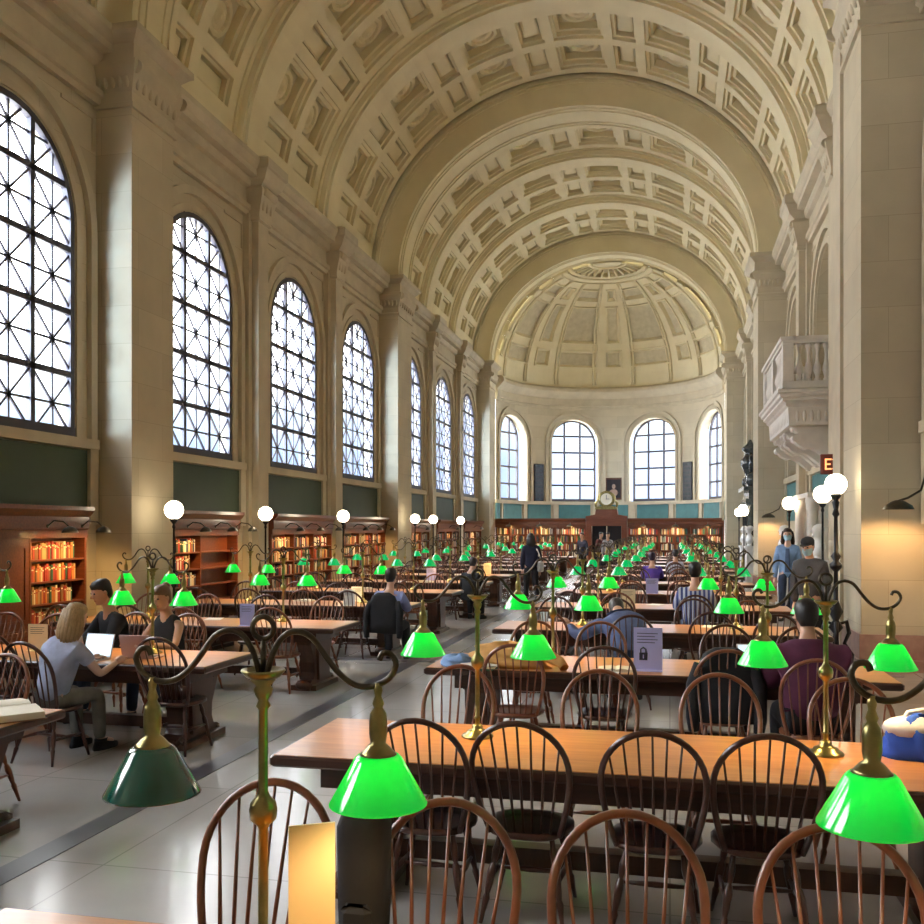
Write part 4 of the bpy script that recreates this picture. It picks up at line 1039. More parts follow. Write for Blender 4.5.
for yb_ in (BY0 + 0.30, BY0 + 1.55, BY1 - 1.85, BY1 - 0.60):
    m = MB()
    D_ = BXW - BXF
    out = [(BXW, 3.28), (BXW - 0.10, 3.30), (BXW - 0.22, 3.36), (BXW - 0.40, 3.52), (BXW - 0.55, 3.60), (BXW - 0.66, 3.58), (BXW - D_ + 0.34, 3.66), (BXW - D_ + 0.24, 3.78), (BXW - D_ + 0.26, 3.86), (BXW - D_ + 0.34, 3.9), (BXW - D_ + 0.24, 4.0), (BXW - D_ + 0.2, 4.08), (BXW, 4.08)]
    m.prism(out, 'y', yb_, yb_ + 0.34); m.prism([(x + 0.02, z + 0.015) for x, z in out[2:-2]] + [(BXW - .1, 4.0), (BXW - .1, 3.4)], 'y', yb_ - 0.03, yb_ + 0.37)
    m.tube([(BXF + 0.30, yb_ - 0.05, 3.80), (BXF + 0.30, yb_ + 0.39, 3.80)], 0.08, 12); m.tube([(BXW - 0.13, yb_ - 0.04, 3.38), (BXW - 0.13, yb_ + 0.38, 3.38)], 0.07, 12)
    m.sphere((BXF + 0.24, yb_ + 0.17, 4.0), 0.05, 8, 6, (1, 1, 1.6))
    m.build('bracket', M['pale'], bal)
m = MB()
def coping(mb, z0, z1, d):
    mb.box(BXF - d, BXF + 0.2 + d, BY0 - d, BY1 + d, z0, z1); mb.box(BXF + 0.2, BXW, BY0 - d, BY0 + 0.2 + d, z0, z1); mb.box(BXF + 0.2, BXW, BY1 - 0.2 - d, BY1 + d, z0, z1)
coping(m, 5.70, 5.76, 0.0); coping(m, 5.76, 5.84, 0.04); m.build('handrail', M['pale'], bal)
m = MB(); coping(m, 4.80, 4.93, 0.0); m.build('plinth', M['pale'], bal)
m = MB()
for x, y in ((BXF, BY0), (BXF, BY1 - 0.22), (BXW - 0.24, BY0), (BXW - 0.24, BY1 - 0.22), (BXF, (BY0 + BY1) / 2 - .11)):
    m = MB(); m.bbox(x, x + 0.22, y, y + 0.22, 4.93, 5.70, 0.01); m.build('corner_post', M['pale'], bal)

bp = MB(); bp.lathe([(0.06, 0), (0.06, 0.05), (0.035, 0.08), (0.05, 0.14), (0.075, 0.22), (0.07, 0.30), (0.035, 0.42), (0.028, 0.55), (0.035, 0.62), (0.055, 0.70), (0.06, 0.72), (0.06, 0.77)], 12)
b0 = bp.build('baluster', M['pale'], bal)
spots = [(BXF + 0.34 + 0.17 * k, BY0 + 0.1) for k in range(4)] + [(BXF + 0.1, BY0 + 0.36 + 0.187 * k) for k in range(19) if abs(BY0 + 0.36 + 0.187 * k - 21.9) > 0.2]
for k, (x, y) in enumerate(spots):
    o = b0 if k == 0 else b0.copy()
    if k: C.objects.link(o)
    o.location = (x, y, 4.93)
# doorway under the balcony
dr = struct(empty('door_1', (WR, 21.9, 0)))
m = MB()
for q in (-1, 1):
    m.box(-0.30, 0.0, min(q * 0.85, q * 1.15), max(q * 0.85, q * 1.15), 0, 2.62); m.lathe([(0.13, 0), (0.14, 0.1), (0.11, 0.16), (0.105, 2.3), (0.13, 2.36), (0.15, 2.5), (0.15, 2.6)], 14, c=(-0.42, q * 1.0, 0))
m.box(-0.55, 0.0, -1.2, 1.2, 2.6, 2.70); m.build('frame', M['pale'], dr)
m = MB(); m.box(-0.06, -0.02, -0.84, 0.84, 0, 2.6); m.box(-0.08, -0.06, -0.74, -0.06, 0.2, 1.1); m.box(-0.08, -0.06, 0.06, 0.74, 0.2, 1.1); m.box(-0.08, -0.06, -0.74, -0.06, 1.25, 2.4); m.box(-0.08, -0.06, 0.06, 0.74, 1.25, 2.4); m.build('door_leaf', M['case'], dr)
m = MB(); m.sphere((-0.12, -0.1, 1.05), 0.035, 8, 6); m.sphere((-0.12, 0.1, 1.05), 0.035, 8, 6); m.build('knob', M['brass'], dr)
# dark marble doorcase farther on
dr = struct(empty('door_2', (WR, 37.4, 0)))
m = MB()
for q in (-1, 1):
    m.box(-0.55, 0, min(q * 0.8, q * 1.2), max(q * 0.8, q * 1.2), 0, 0.9)
    m.lathe([(0.17, 0.9), (0.2, 1.0), (0.15, 1.06), (0.14, 2.6), (0.2, 2.75), (0.2, 2.9)], 14, c=(-0.42, q * 1.0, 0)); m.box(-0.2, 0, min(q * .85, q * 1.15), max(q * .85, q * 1.15), .9, 2.9)
m.box(-0.62, 0, -1.25, 1.25, 2.9, 3.05); m.box(-0.5, 0, -1.15, 1.15, 3.05, 3.35); m.box(-0.7, 0, -1.35, 1.35, 3.35, 3.5)
m.build('frame', M['darkstone'], dr)
m = MB()
m.box(-0.5, 0, -0.8, 0.8, 3.5, 3.75); m.lathe([(0.28, 0), (0.3, .08), (0.16, .18), (0.2, .3), (0.34, .6), (0.36, .8), (0.22, 1.0), (0.2, 1.1), (0.3, 1.2), (0.3, 1.3), (0.12, 1.45), (0.05, 1.6)], 16, c=(-0.36, 0, 3.75))
for q in (-1, 1): m.tube([(-0.36, q * .25, 4.0), (-0.36, q * .55, 4.2), (-0.36, q * .6, 4.6), (-0.36, q * .38, 4.8)], [.06, .09, .08, .05], 8); m.sphere((-0.36, q * .95, 3.75), .24, 12, 8, (1, 1, 1.2))
m.build('urn', M['darkstone'], dr)
m = MB(); m.box(-0.08, -0.02, -0.8, 0.8, 0, 2.9); m.build('door_leaf', M['dark'], dr)

root = empty('exit_sign', (2.97, 18.6, 3.15)); tag(root, 'dark red exit sign with glowing orange letters under the balcony', 'sign')
m = MB(); m.bbox(-0.20, 0.40, -0.04, 0.04, -0.19, 0.19, 0.01); m.build('sign_box', M['exit'], root)
m = MB()
def letter(mb, ch, x, z, h, y, t=0.03):
    w = h * 0.5
    def bar(x0, z0, x1, z1):
        a = Vector((x + x0 * w, y, z + z0 * h)); b = Vector((x + x1 * w, y, z + z1 * h)); d = (b - a).normalized(); nn = Vector((-d.z, 0, d.x)) * t / 2
        a -= d * t * .4; b += d * t * .4
        mb.rings([[tuple(a - nn), tuple(a + nn), tuple(a + nn + Vector((0, -.01, 0))), tuple(a - nn + Vector((0, -.01, 0)))], [tuple(b - nn), tuple(b + nn), tuple(b + nn + Vector((0, -.01, 0))), tuple(b - nn + Vector((0, -.01, 0)))]])
    for s_ in {'E': [(0, 0, 0, 1), (0, 1, 1, 1), (0, .5, .8, .5), (0, 0, 1, 0)], 'X': [(0, 0, 1, 1), (0, 1, 1, 0)], 'I': [(.5, 0, .5, 1)], 'T': [(.5, 0, .5, 1), (0, 1, 1, 1)]}[ch]: bar(*s_)
for k, ch in enumerate('EXIT'): letter(m, ch, -0.11 + 0.13 * k, -0.09, 0.18, -0.042)
m.build('lettering', M['exit_letter'], root)
m = MB(); m.tube([(0.1, 0, 0.18), (0.1, 0, 0.4), (0.36, 0, 0.42)], 0.012, 6); m.build('hanger', M['black'], root)

def bust(x, y, label, rz):
    root = empty('marble_bust', (x, y, 0), rz); tag(root, label, 'bust')
    m = MB(); m.box(-0.17, 0.17, -0.17, 0.17, 0, 0.12); m.prism([(-0.13, -0.13), (0.13, -0.13), (0.13, 0.13), (-0.13, 0.13)], 'z', 0.12, 1.25); m.box(-0.16, 0.16, -0.16, 0.16, 1.25, 1.32); m.build('pedestal', M['marble'], root)
    m = MB()
    m.lathe([(0.09, 1.32), (0.07, 1.36), (0.08, 1.40)], 14)
    m.rings([[(a * math.cos(2 * PI * j / 18), b * math.sin(2 * PI * j / 18) + oy, z) for j in range(18)] for a, b, oy, z in ((0.07, 0.06, 0, 1.39), (0.16, 0.11, 0.02, 1.45), (0.22, 0.13, 0.01, 1.56), (0.20, 0.11, 0, 1.64), (0.09, 0.08, 0, 1.70), (0.065, 0.065, 0.01, 1.76), (0.075, 0.085, 0.02, 1.80), (0.088, 0.105, 0.02, 1.86), (0.09, 0.11, 0.01, 1.93), (0.075, 0.095, 0, 1.99), (0.03, 0.04, -.01, 2.02))], smooth=True)
    m.tube([(0, 0.12, 1.92), (0, 0.145, 1.875), (0, 0.125, 1.865)], [0.01, 0.018, 0.01], 6)
    for q in (-1, 1): m.sphere((q * 0.088, 0.01, 1.88), 0.025, 6, 5, (.4, .8, 1.3))
    m.sphere((0, -0.02, 1.93), 0.105, 12, 8, (0.98, 1.1, 0.95)); m.sphere((0, 0.1, 1.80), .035, 8, 6, (1, .8, .8))
    m.build('head_and_shoulders', M['marble'], root)
bust(2.75, 24.4 - 0.3, 'white marble bust on a pedestal, behind the standing woman in light blue', R(100))
bust(2.82, 19.2, 'white marble bust on a pedestal, left of the exit sign', R(100))
bust(2.68, 33.4, 'distant white marble bust, nearer of the two by the clustered globe lamps', R(100))
bust(2.62, 36.0 + 0.6 - 1.6, 'distant white marble bust, farther of the two by the clustered globe lamps', R(100))

# ------------------------------------------------------------------ people
def skin_mesh(joints, edges, radii, root=0, sub=2):
    me = bpy.data.meshes.new('tmp'); me.from_pydata([tuple(j) for j in joints], edges, []); me.update()
    o = bpy.data.objects.new('tmp', me); C.objects.link(o)
    o.modifiers.new('s', 'SKIN'); 
    if not me.skin_vertices: me.attributes.new
    sv = me.skin_vertices[0].data if len(me.skin_vertices) else None
    for i, r in enumerate(radii): sv[i].radius = r if isinstance(r, tuple) else (r, r)
    sv[root].use_root = True
    m = o.modifiers.new('u', 'SUBSURF'); m.levels = sub; m.render_levels = sub
    o.modifiers['s'].use_smooth_shade = True
    dg = bpy.context.evaluated_depsgraph_get(); dg.update()
    ev = o.evaluated_get(dg).to_mesh()
    mb = MB(); mb.add([v.co[:] for v in ev.vertices], [tuple(p.vertices) for p in ev.polygons], True)
    bpy.data.objects.remove(o); bpy.data.meshes.remove(me)
    return mb
def person(loc, rz, label, top, legs, skin='skin', hair=((0.03, 0.02, 0.015), 'short'), pose='sit', lean=0.10, tilt=0.0, hands=None, sleeves='long', scale=1.0, mask=False, shoe=(0.04, 0.04, 0.045), head_down=0.0, bulk=1.0, cap=None, open_coat=None, group=None):
    """local frame: the figure faces +y, feet on z = 0"""
    root = empty('person', loc, rz); root.scale = (scale,) * 3; tag(root, label, 'person', group)
    V = Vector; B = bulk
    if pose == 'sit':
        pel = V((0, -0.02, 0.53)); knee = [V((s * 0.13, 0.40, 0.52)) for s in (-1, 1)]; ank = [V((s * 0.14, 0.42, 0.09)) for s in (-1, 1)]; toe = [V((s * 0.15, 0.57, 0.05)) for s in (-1, 1)]
    elif pose == 'walk':
        pel = V((0, 0, 0.93)); knee = [V((-0.10, 0.14, 0.50)), V((0.10, -0.02, 0.48))]; ank = [V((-0.10, 0.16, 0.09)), V((0.11, -0.26, 0.14))]; toe = [V((-0.11, 0.31, 0.04)), V((0.12, -0.13, 0.05))]
    else:
        pel = V((0, 0, 0.93)); knee = [V((s * 0.10, 0.03, 0.50)) for s in (-1, 1)]; ank = [V((s * 0.11, 0.0, 0.09)) for s in (-1, 1)]; toe = [V((s * 0.13, 0.15, 0.04)) for s in (-1, 1)]
    up = V((tilt, lean, 1.0)).normalized()
    wst = pel + up * 0.20; chs = pel + up * 0.38; nb = pel + up * 0.52; nk = nb + V((tilt * .05, 0.02 + lean * .05, 0.07)); hd = head_down * max(0.3, min(1, lean * 1.6)); hc = nk + (up * (1 - hd) + V((0, 0.9, 0.25 - hd * .5)) * hd).normalized() * 0.12 + V((0, 0.02, 0))
    sh = [pel + up * 0.47 + V((s * 0.165 * B ** .8, 0, -0.035)) for s in (-1, 1)]
    if hands is None: hands = [V((-0.14, 0.46, 0.79)), V((0.14, 0.46, 0.79))] if pose == 'sit' else [V((-0.23, 0.05, 0.80)), V((0.23, 0.05, 0.80))]
    hands = [V(h) for h in hands]
    el = []
    for s_, (a, h) in zip((-1, 1), zip(sh, hands)):
        d = h - a; L = d.length; mid = (a + h) / 2; off = math.sqrt(max(0.0025, 0.27 ** 2 - (L / 2) ** 2))
        el.append(mid + V((s_ * 0.45, -0.35, -0.8)).normalized() * off)
    J = [pel, wst, chs, nb, nk, hc + V((0, -.01, -0.02))]; E = [(0, 1), (1, 2), (2, 3), (3, 4), (4, 5)]
    Rr = [(0.125 * B, 0.09 * B), (0.11 * B, 0.08 * B), (0.13 * B, 0.09 * B), (0.07, 0.06), 0.052, 0.06]
    ix = len(J)
    for k in range(2):
        hip = pel + V(((-1, 1)[k] * 0.09, 0.03, -0.02))
        J += [hip, knee[k], ank[k], toe[k]]; E += [(0, ix), (ix, ix + 1), (ix + 1, ix + 2), (ix + 2, ix + 3)]; Rr += [0.085 * B, 0.058 * B, 0.038, 0.03]; ix += 4
    for k in range(2):
        J += [sh[k], el[k], hands[k]]; E += [(2, ix), (ix, ix + 1), (ix + 1, ix + 2)]; Rr += [0.052, 0.038, 0.026]; ix += 3
    body = skin_mesh(J, E, Rr)
    # head: shaped ellipsoid with jaw, nose, ears, eyes sockets
    HM = Matrix.Translation(hc) @ Matrix.Rotation(-0.5 * head_down - 0.0, 4, 'X')
    rs = []
    for a, b, oy, z in ((0.02, 0.02, 0.03, -0.115), (0.045, 0.05, 0.03, -0.105), (0.06, 0.075, 0.015, -0.07), (0.068, 0.09, 0.005, -0.03), (0.074, 0.097, 0.0, 0.01), (0.076, 0.1, -0.005, 0.05), (0.068, 0.09, -0.008, 0.085), (0.045, 0.06, -0.008, 0.11), (0.012, 0.015, -0.008, 0.12)):
        rs.append([(a * math.cos(2 * PI * j / 16), oy + b * math.sin(2 * PI * j / 16), z) for j in range(16)])
    body.rings(rs, smooth=True, m=HM)
    body.tube([HM @ V((0, 0.09, 0.02)), HM @ V((0, 0.116, -0.018)), HM @ V((0, 0.095, -0.03))], [0.008, 0.014, 0.009], 6)
    for s_ in (-1, 1): body.sphere((s_ * 0.076, -0.005, 0.0), 0.024, 6, 5, (.35, .8, 1.3), m=HM)
    # hands: palm, four unequal fingers and a thumb, slightly curled
    for k in range(2):
        s_ = (-1, 1)[k]; f_ = (hands[k] - el[k]).normalized()
        if pose != 'sit' : f_ = V((0, 0.15, -1)).normalized()
        side = f_.cross(V((0, 0, 1))); side = side.normalized() if side.length > .1 else V((1, 0, 0)); dn = side.cross(f_).normalized()
        if dn.z > 0: dn = -dn
        p0 = hands[k]; p1 = p0 + f_ * 0.085
        body.tube([p0 - f_ * .01, p0 + f_ * 0.02, p0 + f_ * 0.06, p1], [0.024, 0.032, 0.036, 0.026], 8)
        for q, ln in enumerate((0.062, 0.075, 0.07, 0.052)):
            b0_ = p1 + side * (q - 1.5) * 0.019 - f_ * 0.012; body.tube([b0_, b0_ + f_ * ln * .45 + dn * .004, b0_ + f_ * ln * .8 + dn * .016, b0_ + f_ * ln + dn * .03], [0.0095, 0.009, 0.008, 0.0065], 6)
        sgn = -s_ if side.x > 0 else s_
        b0_ = p0 + f_ * 0.025 + side * sgn * 0.026; body.tube([b0_, b0_ + (f_ * .6 + side * sgn * .6) * .04, b0_ + (f_ * .9 + side * sgn * .4) * .065 + dn * .01], [0.012, 0.0105, 0.008], 6)
    body.build('body', M[skin], root)
    ed = MB()
    for s_ in (-1, 1): ed.sphere((s_ * 0.031, 0.088, 0.018), 0.012, 8, 6, (1.2, .6, .8), m=HM)
    ed.build('eyes', M['ink'], root)
    if mask:
        mk = MB(); mk.rings([[(a * math.cos(PI * j / 12), oy + b * math.sin(PI * j / 12), z) for j in range(13)] for a, b, oy, z in ((0.05, 0.07, 0.035, -0.105), (0.071, 0.10, 0.018, -0.06), (0.072, 0.112, 0.012, -0.02), (0.07, 0.105, 0.01, 0.0))], closed=False, caps=False, smooth=True, m=HM); mk.build('face_mask', cloth('mask', (0.35, 0.55, 0.68)), root)
    else:
        mo = MB(); mo.tube([HM @ V((-0.024, 0.083, -0.058)), HM @ V((0, 0.09, -0.057)), HM @ V((0.024, 0.083, -0.058))], [.003, .006, .003], 6); mo.build('mouth', cloth('lips', (0.35, 0.12, 0.10)), root)
    # clothing shells along the same skeleton
    J2 = [pel + V((0, -0.01, -0.06 if pose == 'sit' else -0.12)), wst, chs, nb + V((0, 0, 0.035))]; E2 = [(0, 1), (1, 2), (2, 3)]; R2 = [(0.185 * B, 0.150 * B), (0.162 * B, 0.125 * B), (0.176 * B, 0.130 * B), (0.095, 0.080)]; ix = 4
    for k in range(2):
        if sleeves == 'none': 
            J2 += [sh[k] - V(((-1, 1)[k] * .03, 0, 0))]; E2 += [(2, ix)]; R2 += [0.055]; ix += 1; continue
        e_ = el[k] if sleeves == 'long' else sh[k].lerp(el[k], .6)
        J2 += [sh[k], e_]; E2 += [(2, ix), (ix, ix + 1)]; R2 += [0.080 * B, 0.064 * B]; ix += 2
        if sleeves == 'long': J2 += [el[k].lerp(hands[k], .95)]; E2 += [(ix - 1, ix)]; R2 += [0.040 * B]; ix += 1
    sb = skin_mesh(J2, E2, R2); sb.build('jacket' if B > 1.1 or open_coat else 'top', top, root)
    J3 = [pel + V((0, 0, 0.04)), pel]; E3 = [(0, 1)]; R3 = [(0.158 * B, 0.118 * B), (0.160 * B, 0.122 * B)]; ix = 2
    for k in range(2):
        hip = pel + V(((-1, 1)[k] * 0.09, 0.03, -0.02)); J3 += [hip, knee[k], ank[k] + V((0, 0, 0.0))]; E3 += [(1, ix), (ix, ix + 1), (ix + 1, ix + 2)]; R3 += [0.10 * B, 0.074 * B, 0.055]; ix += 3
    skin_mesh(J3, E3, R3).build('trousers', legs, root)
    for k in range(2):
        a, t_ = ank[k], toe[k]; f_ = (t_ - a); f_.z = 0; f_ = f_.normalized() if f_.length else V((0, 1, 0)); zb = max(0.0, min(a.z - 0.09, 0.05))
        shm = MB(); MM = Matrix.Translation((a.x, a.y, zb)) @ Matrix.Rotation(math.atan2(-f_.x, f_.y), 4, 'Z')
        shm.rings([[(w * math.cos(2 * PI * j / 14), 0.06 + l * math.sin(2 * PI * j / 14), z) for j in range(14)] for w, l, z in ((0.045, 0.14, 0.0), (0.05, 0.145, 0.02), (0.047, 0.135, 0.045))] + [[(0.04 * math.cos(2 * PI * j / 14), 0.01 + 0.07 * math.sin(2 * PI * j / 14), z) for j in range(14)] for z in (0.075, 0.10)], smooth=True, m=MM)
        shm.build('shoe', cloth('shoe%d' % int(shoe[0] * 100), shoe), root)
    hcol, hst = hair; hm = MB(); hmat = mat('hair', hcol, 0.45, noise=tuple(c * 1.6 for c in hcol), scale=(30, 30, 3), nscale=3)
    hm.rings([[(a * math.cos(2 * PI * j / 18), oy + b * math.sin(2 * PI * j / 18), z) for j in range(18)] for a, b, oy, z in ((0.05, 0.045, -0.055, -0.07), (0.075, 0.07, -0.04, -0.02), (0.084, 0.09, -0.025, 0.03), (0.086, 0.104, -0.012, 0.062), (0.078, 0.102, -0.008, 0.095), (0.055, 0.075, -0.01, 0.125), (0.015, 0.02, -0.01, 0.138))], smooth=True, m=HM)
    if hst in ('long', 'messy'):
        n_ = 12 if hst == 'long' else 0
        pts = []
        for q in range(n_):
            a = PI + PI * (q + .5) / n_ ; x, y = 0.082 * math.cos(a), -0.02 + 0.095 * math.sin(a)
            hm.tube([HM @ V((x * .9, y * .9, 0.07)), HM @ V((x * 1.08, y * 1.05, -0.03)), HM @ V((x * 1.25, y * 1.15, -0.13)), HM @ V((x * 1.15, y * 1.15 - .01, -0.24 - 0.04 * math.sin(q)))], [0.03, 0.034, 0.032, 0.012], 7)
    if hst == 'bun': hm.sphere((0, -0.09, 0.10), 0.045, 10, 8, m=HM)
    hm.build('hair', hmat, root)
    if cap:
        cm = MB(); cm.rings([[(a * math.cos(2 * PI * j / 18), oy + b * math.sin(2 * PI * j / 18), z) for j in range(18)] for a, b, oy, z in ((0.092, 0.112, -0.006, 0.05), (0.093, 0.112, -0.006, 0.09), (0.075, 0.09, -0.008, 0.13), (0.03, 0.04, -0.01, 0.15))], smooth=True, m=HM)
        cm.rings([[(0.07 * math.cos(PI * j / 10) , 0.09 + 0.09 * math.sin(PI * j / 10), z) for j in range(11)] for z in (0.055, 0.062)], m=HM); cm.build('cap', cap, root)
    if open_coat:
        cm = MB(); a = pel + up * 0.45; cm.rings([[(-0.035 + a.x, a.y + 0.10, a.z), (0.035 + a.x, a.y + .10, a.z), (0.035 + a.x, a.y + .12, a.z), (-0.035 + a.x, a.y + .12, a.z)], [(-0.05, 0.135 + pel.y, pel.z), (0.05, 0.135 + pel.y, pel.z), (0.05, 0.15 + pel.y, pel.z), (-0.05, 0.15 + pel.y, pel.z)]]); cm.build('shirt_front', open_coat, root)
    return root
def striped(name, c1, c2):
    m = mat(name, c1, 0.85); nt = m.node_tree; tc = nt.nodes.new('ShaderNodeTexCoord'); w = nt.nodes.new('ShaderNodeTexWave')
    w.inputs['Scale'].default_value = 5.5; rp = nt.nodes.new('ShaderNodeValToRGB'); rp.color_ramp.interpolation = 'CONSTANT'
    rp.color_ramp.elements[0].color = (*c1, 1); rp.color_ramp.elements[1].position = 0.5; rp.color_ramp.elements[1].color = (*c2, 1)
    nt.links.new(tc.outputs['Object'], w.inputs['Vector']); nt.links.new(w.outputs['Fac'], rp.inputs[0]); nt.links.new(rp.outputs[0], nt.nodes['Principled BSDF'].inputs['Base Color'])
    return m
denim = cloth('dark_denim', (0.04, 0.06, 0.12)); black = cloth('black', (0.018, 0.018, 0.024)); khaki = cloth('grey_trouser', (0.20, 0.19, 0.17))
person((-5.10, 6.92, 0), R(-10), 'blonde long-haired person in a pale blue T-shirt, back to the camera at the left', cloth('pale_blue', (0.44, 0.48, 0.66)), khaki, 'skin_lt', ((0.30, 0.19, 0.09), 'long'), lean=0.28, tilt=0.08, sleeves='short', head_down=0.4, scale=0.97, hands=((-0.05, 0.50, 0.80), (0.30, 0.46, 0.80)))
person((-5.72, 8.82, 0), R(150), 'dark-haired person in a black top, seated on the far side of the left table', black, denim, 'skin', ((0.012, 0.01, 0.01), 'messy'), lean=0.18, head_down=0.6, scale=1.04)
person((-5.08, 8.80, 0), R(170), 'bare-armed person in a black tank top, seated behind the rose-grey laptop', black, denim, 'skin', ((0.10, 0.055, 0.03), 'bun'), lean=0.15, sleeves='none', head_down=0.5)
person((1.02, 7.28, 0), R(4), 'broad person in a maroon padded jacket, seated with back to the camera', cloth('maroon', (0.10, 0.018, 0.055)), black, 'skin', ((0.012, 0.011, 0.012), 'short'), lean=0.20, head_down=0.3, bulk=1.38, scale=1.04)
person((-0.42, 10.36, 0), R(10), 'person in a faded blue denim jacket slumped over the table, head down', cloth('blue_denim', (0.13, 0.17, 0.33)), denim, 'skin', ((0.05, 0.04, 0.035), 'short'), lean=0.92, tilt=-0.2, head_down=1.0, bulk=1.2, scale=1.05, hands=((-0.62, 0.50, 0.80), (0.05, 0.62, 0.80)))
person((0.35, 13.55, 0), R(0), 'black-haired person in a blue and white striped shirt, seated back to the camera', striped('striped_shirt', (0.05, 0.07, 0.24), (0.50, 0.54, 0.66)), denim, 'skin', ((0.01, 0.01, 0.012), 'messy'), lean=0.20, scale=1.08, bulk=1.1)
person((-3.98, 12.95, 0), R(0), 'dark-haired person in a light blue shirt seated at the aisle end of a left table', cloth('light_blue', (0.30, 0.36, 0.72)), black, 'skin', ((0.012, 0.01, 0.01), 'short'), lean=0.12, bulk=1.1)
person((-0.42, 22.9, 0), R(0), 'person in a purple top seated among the distant lamps', cloth('violet', (0.12, 0.06, 0.42)), black, 'skin', ((0.02, 0.012, 0.03), 'short'), lean=0.12, bulk=1.1)
person((0.15, 26.1, 0), R(0), 'person in a white shirt seated behind the person in purple', cloth('off_white', (0.60, 0.60, 0.72)), black, 'skin', ((0.02, 0.012, 0.01), 'short'), lean=0.12)
person((-3.62, 24.7, 0), R(20), 'person in dark clothes walking up the aisle with a pale shoulder bag', cloth('navy_black', (0.018, 0.02, 0.05)), black, 'skin', ((0.012, 0.01, 0.01), 'long'), pose='walk', bulk=1.15, scale=1.02, lean=0.06)
person((2.42, 20.6, 0), R(172), 'standing long-haired person in face mask and light blue jacket by the right wall', cloth('sky_blue', (0.26, 0.42, 0.72)), denim, 'skin_lt', ((0.03, 0.014, 0.01), 'long'), pose='stand', mask=True, lean=0.0, scale=1.10, open_coat=cloth('blue_shirt', (0.10, 0.16, 0.30)))
person((2.05, 14.6, 0), R(150), 'standing person in dark cap, face mask and grey jacket beside the ornate lamp post', cloth('grey_olive', (0.07, 0.07, 0.075)), black, 'skin', ((0.02, 0.015, 0.012), 'short'), pose='stand', mask=True, lean=0.10, bulk=1.2, scale=1.02, head_down=0.5, cap=cloth('charcoal_cap', (0.03, 0.032, 0.04)))
person((-4.15, 19.2, 0), R(-10), 'person in dark clothes seated at the aisle, beyond the person in light blue', black, black, 'skin', ((0.012, 0.01, 0.01), 'short'), lean=0.35, head_down=0.4)
for k, (x, y, c, w) in enumerate(((-3.5, 38.5, (0.05, 0.05, 0.08), 'charcoal clothes, left of the group'), (-2.6, 40.2, (0.34, 0.33, 0.36), 'grey top, right of the group'), (-3.1, 42.5, (0.10, 0.03, 0.03), 'dark red top, nearest the doorway'))):
    person((x, y, 0), R(160 + 30 * k), 'distant person standing near the far doorway in ' + w, cloth('far_top%d' % k, c), black, 'skin', ((0.015, 0.01, 0.01), 'short'), pose='stand')

# ------------------------------------------------------------------ things on the tables and chairs
def sign(px, py, z_top, col, label, rz=0.0, w=0.21, h=0.30, text=True, padlock=False):
    x, y = at(px, py, 0.761)
    ys_ = RY if x > -2.9 else LY
    yt = min(ys_, key=lambda q: abs(q + 0.5 - y)); y = min(max(y, yt + 0.1), yt + 0.9)
    x = max(x, XR + 0.15) if x > -2.9 else min(x, XL_ + TL - 0.15)
    root = empty('notice_card', (x, y, 0.761), rz); tag(root, label, 'sign')
    m = MB(); m.prism([(-0.04, 0), (0.04, 0), (0.04, 0.006), (0.004, 0.012), (0.004, h), (-0.004, h), (-0.004, 0.012), (-0.04, 0.006)], 'x', -w / 2, w / 2); m.build('card', M[col], root)
    m = MB()
    if text:
        for k in range(4): m.box(-w * .38, w * (0.34 - 0.1 * (k % 2)), -0.0056, -0.0042, h * (0.86 - 0.07 * k), h * (0.875 - 0.07 * k))
    if padlock:
        m.box(-w * .30, -w * .02, -0.0056, -0.0042, h * .25, h * .42)
        m.tube([(-w * .25, -0.005, h * .42), (-w * .25, -0.005, h * .50), (-w * .16, -0.005, h * .545), (-w * .07, -0.005, h * .50), (-w * .07, -0.005, h * .42)], 0.006, 6)
    m.build('printing', M['ink'], root)
    if padlock:
        m = MB(); m.box(-w * .18, -w * .14, -0.0065, -0.0056, h * .29, h * .38); m.build('keyhole', M['lilac'], root)
    return root
sign(648, 671, 0, 'lilac', 'lilac notice card with a padlock symbol on the second right-hand table', R(-4), 0.235, 0.36, True, True)
sign(352, 905, 0, 'cream', 'cream card standing on the nearest table below the lit foreground shade', R(30), 0.13, 0.36, False)
sign(38, 651, 0, 'cream', 'cream notice card at the left edge beside the blonde person', R(5), 0.20, 0.26)
sign(234, 629, 0, 'lilac', 'pale lilac notice card on the third left-hand table', R(0), 0.19, 0.27)
sign(323, 612, 0, 'paper', 'white notice card on the fourth left-hand table', 0, 0.19, 0.25)
sign(372, 598, 0, 'paper', 'small white notice card on the fifth left-hand table', 0, 0.2, 0.24)
sign(442, 578, 0, 'lilac', 'small lilac notice card behind the person in light blue', 0, 0.22, 0.28)
sign(488, 574, 0, 'cream', 'small cream notice card on a far left-hand table near the aisle', 0, 0.2, 0.28)
sign(628, 608, 0, 'cream', 'amber-lit notice card on the right-hand table behind the slumped person', 0, 0.21, 0.28)
sign(652, 594, 0, 'lilac', 'lilac notice card left of the striped shirt', 0, 0.22, 0.28)
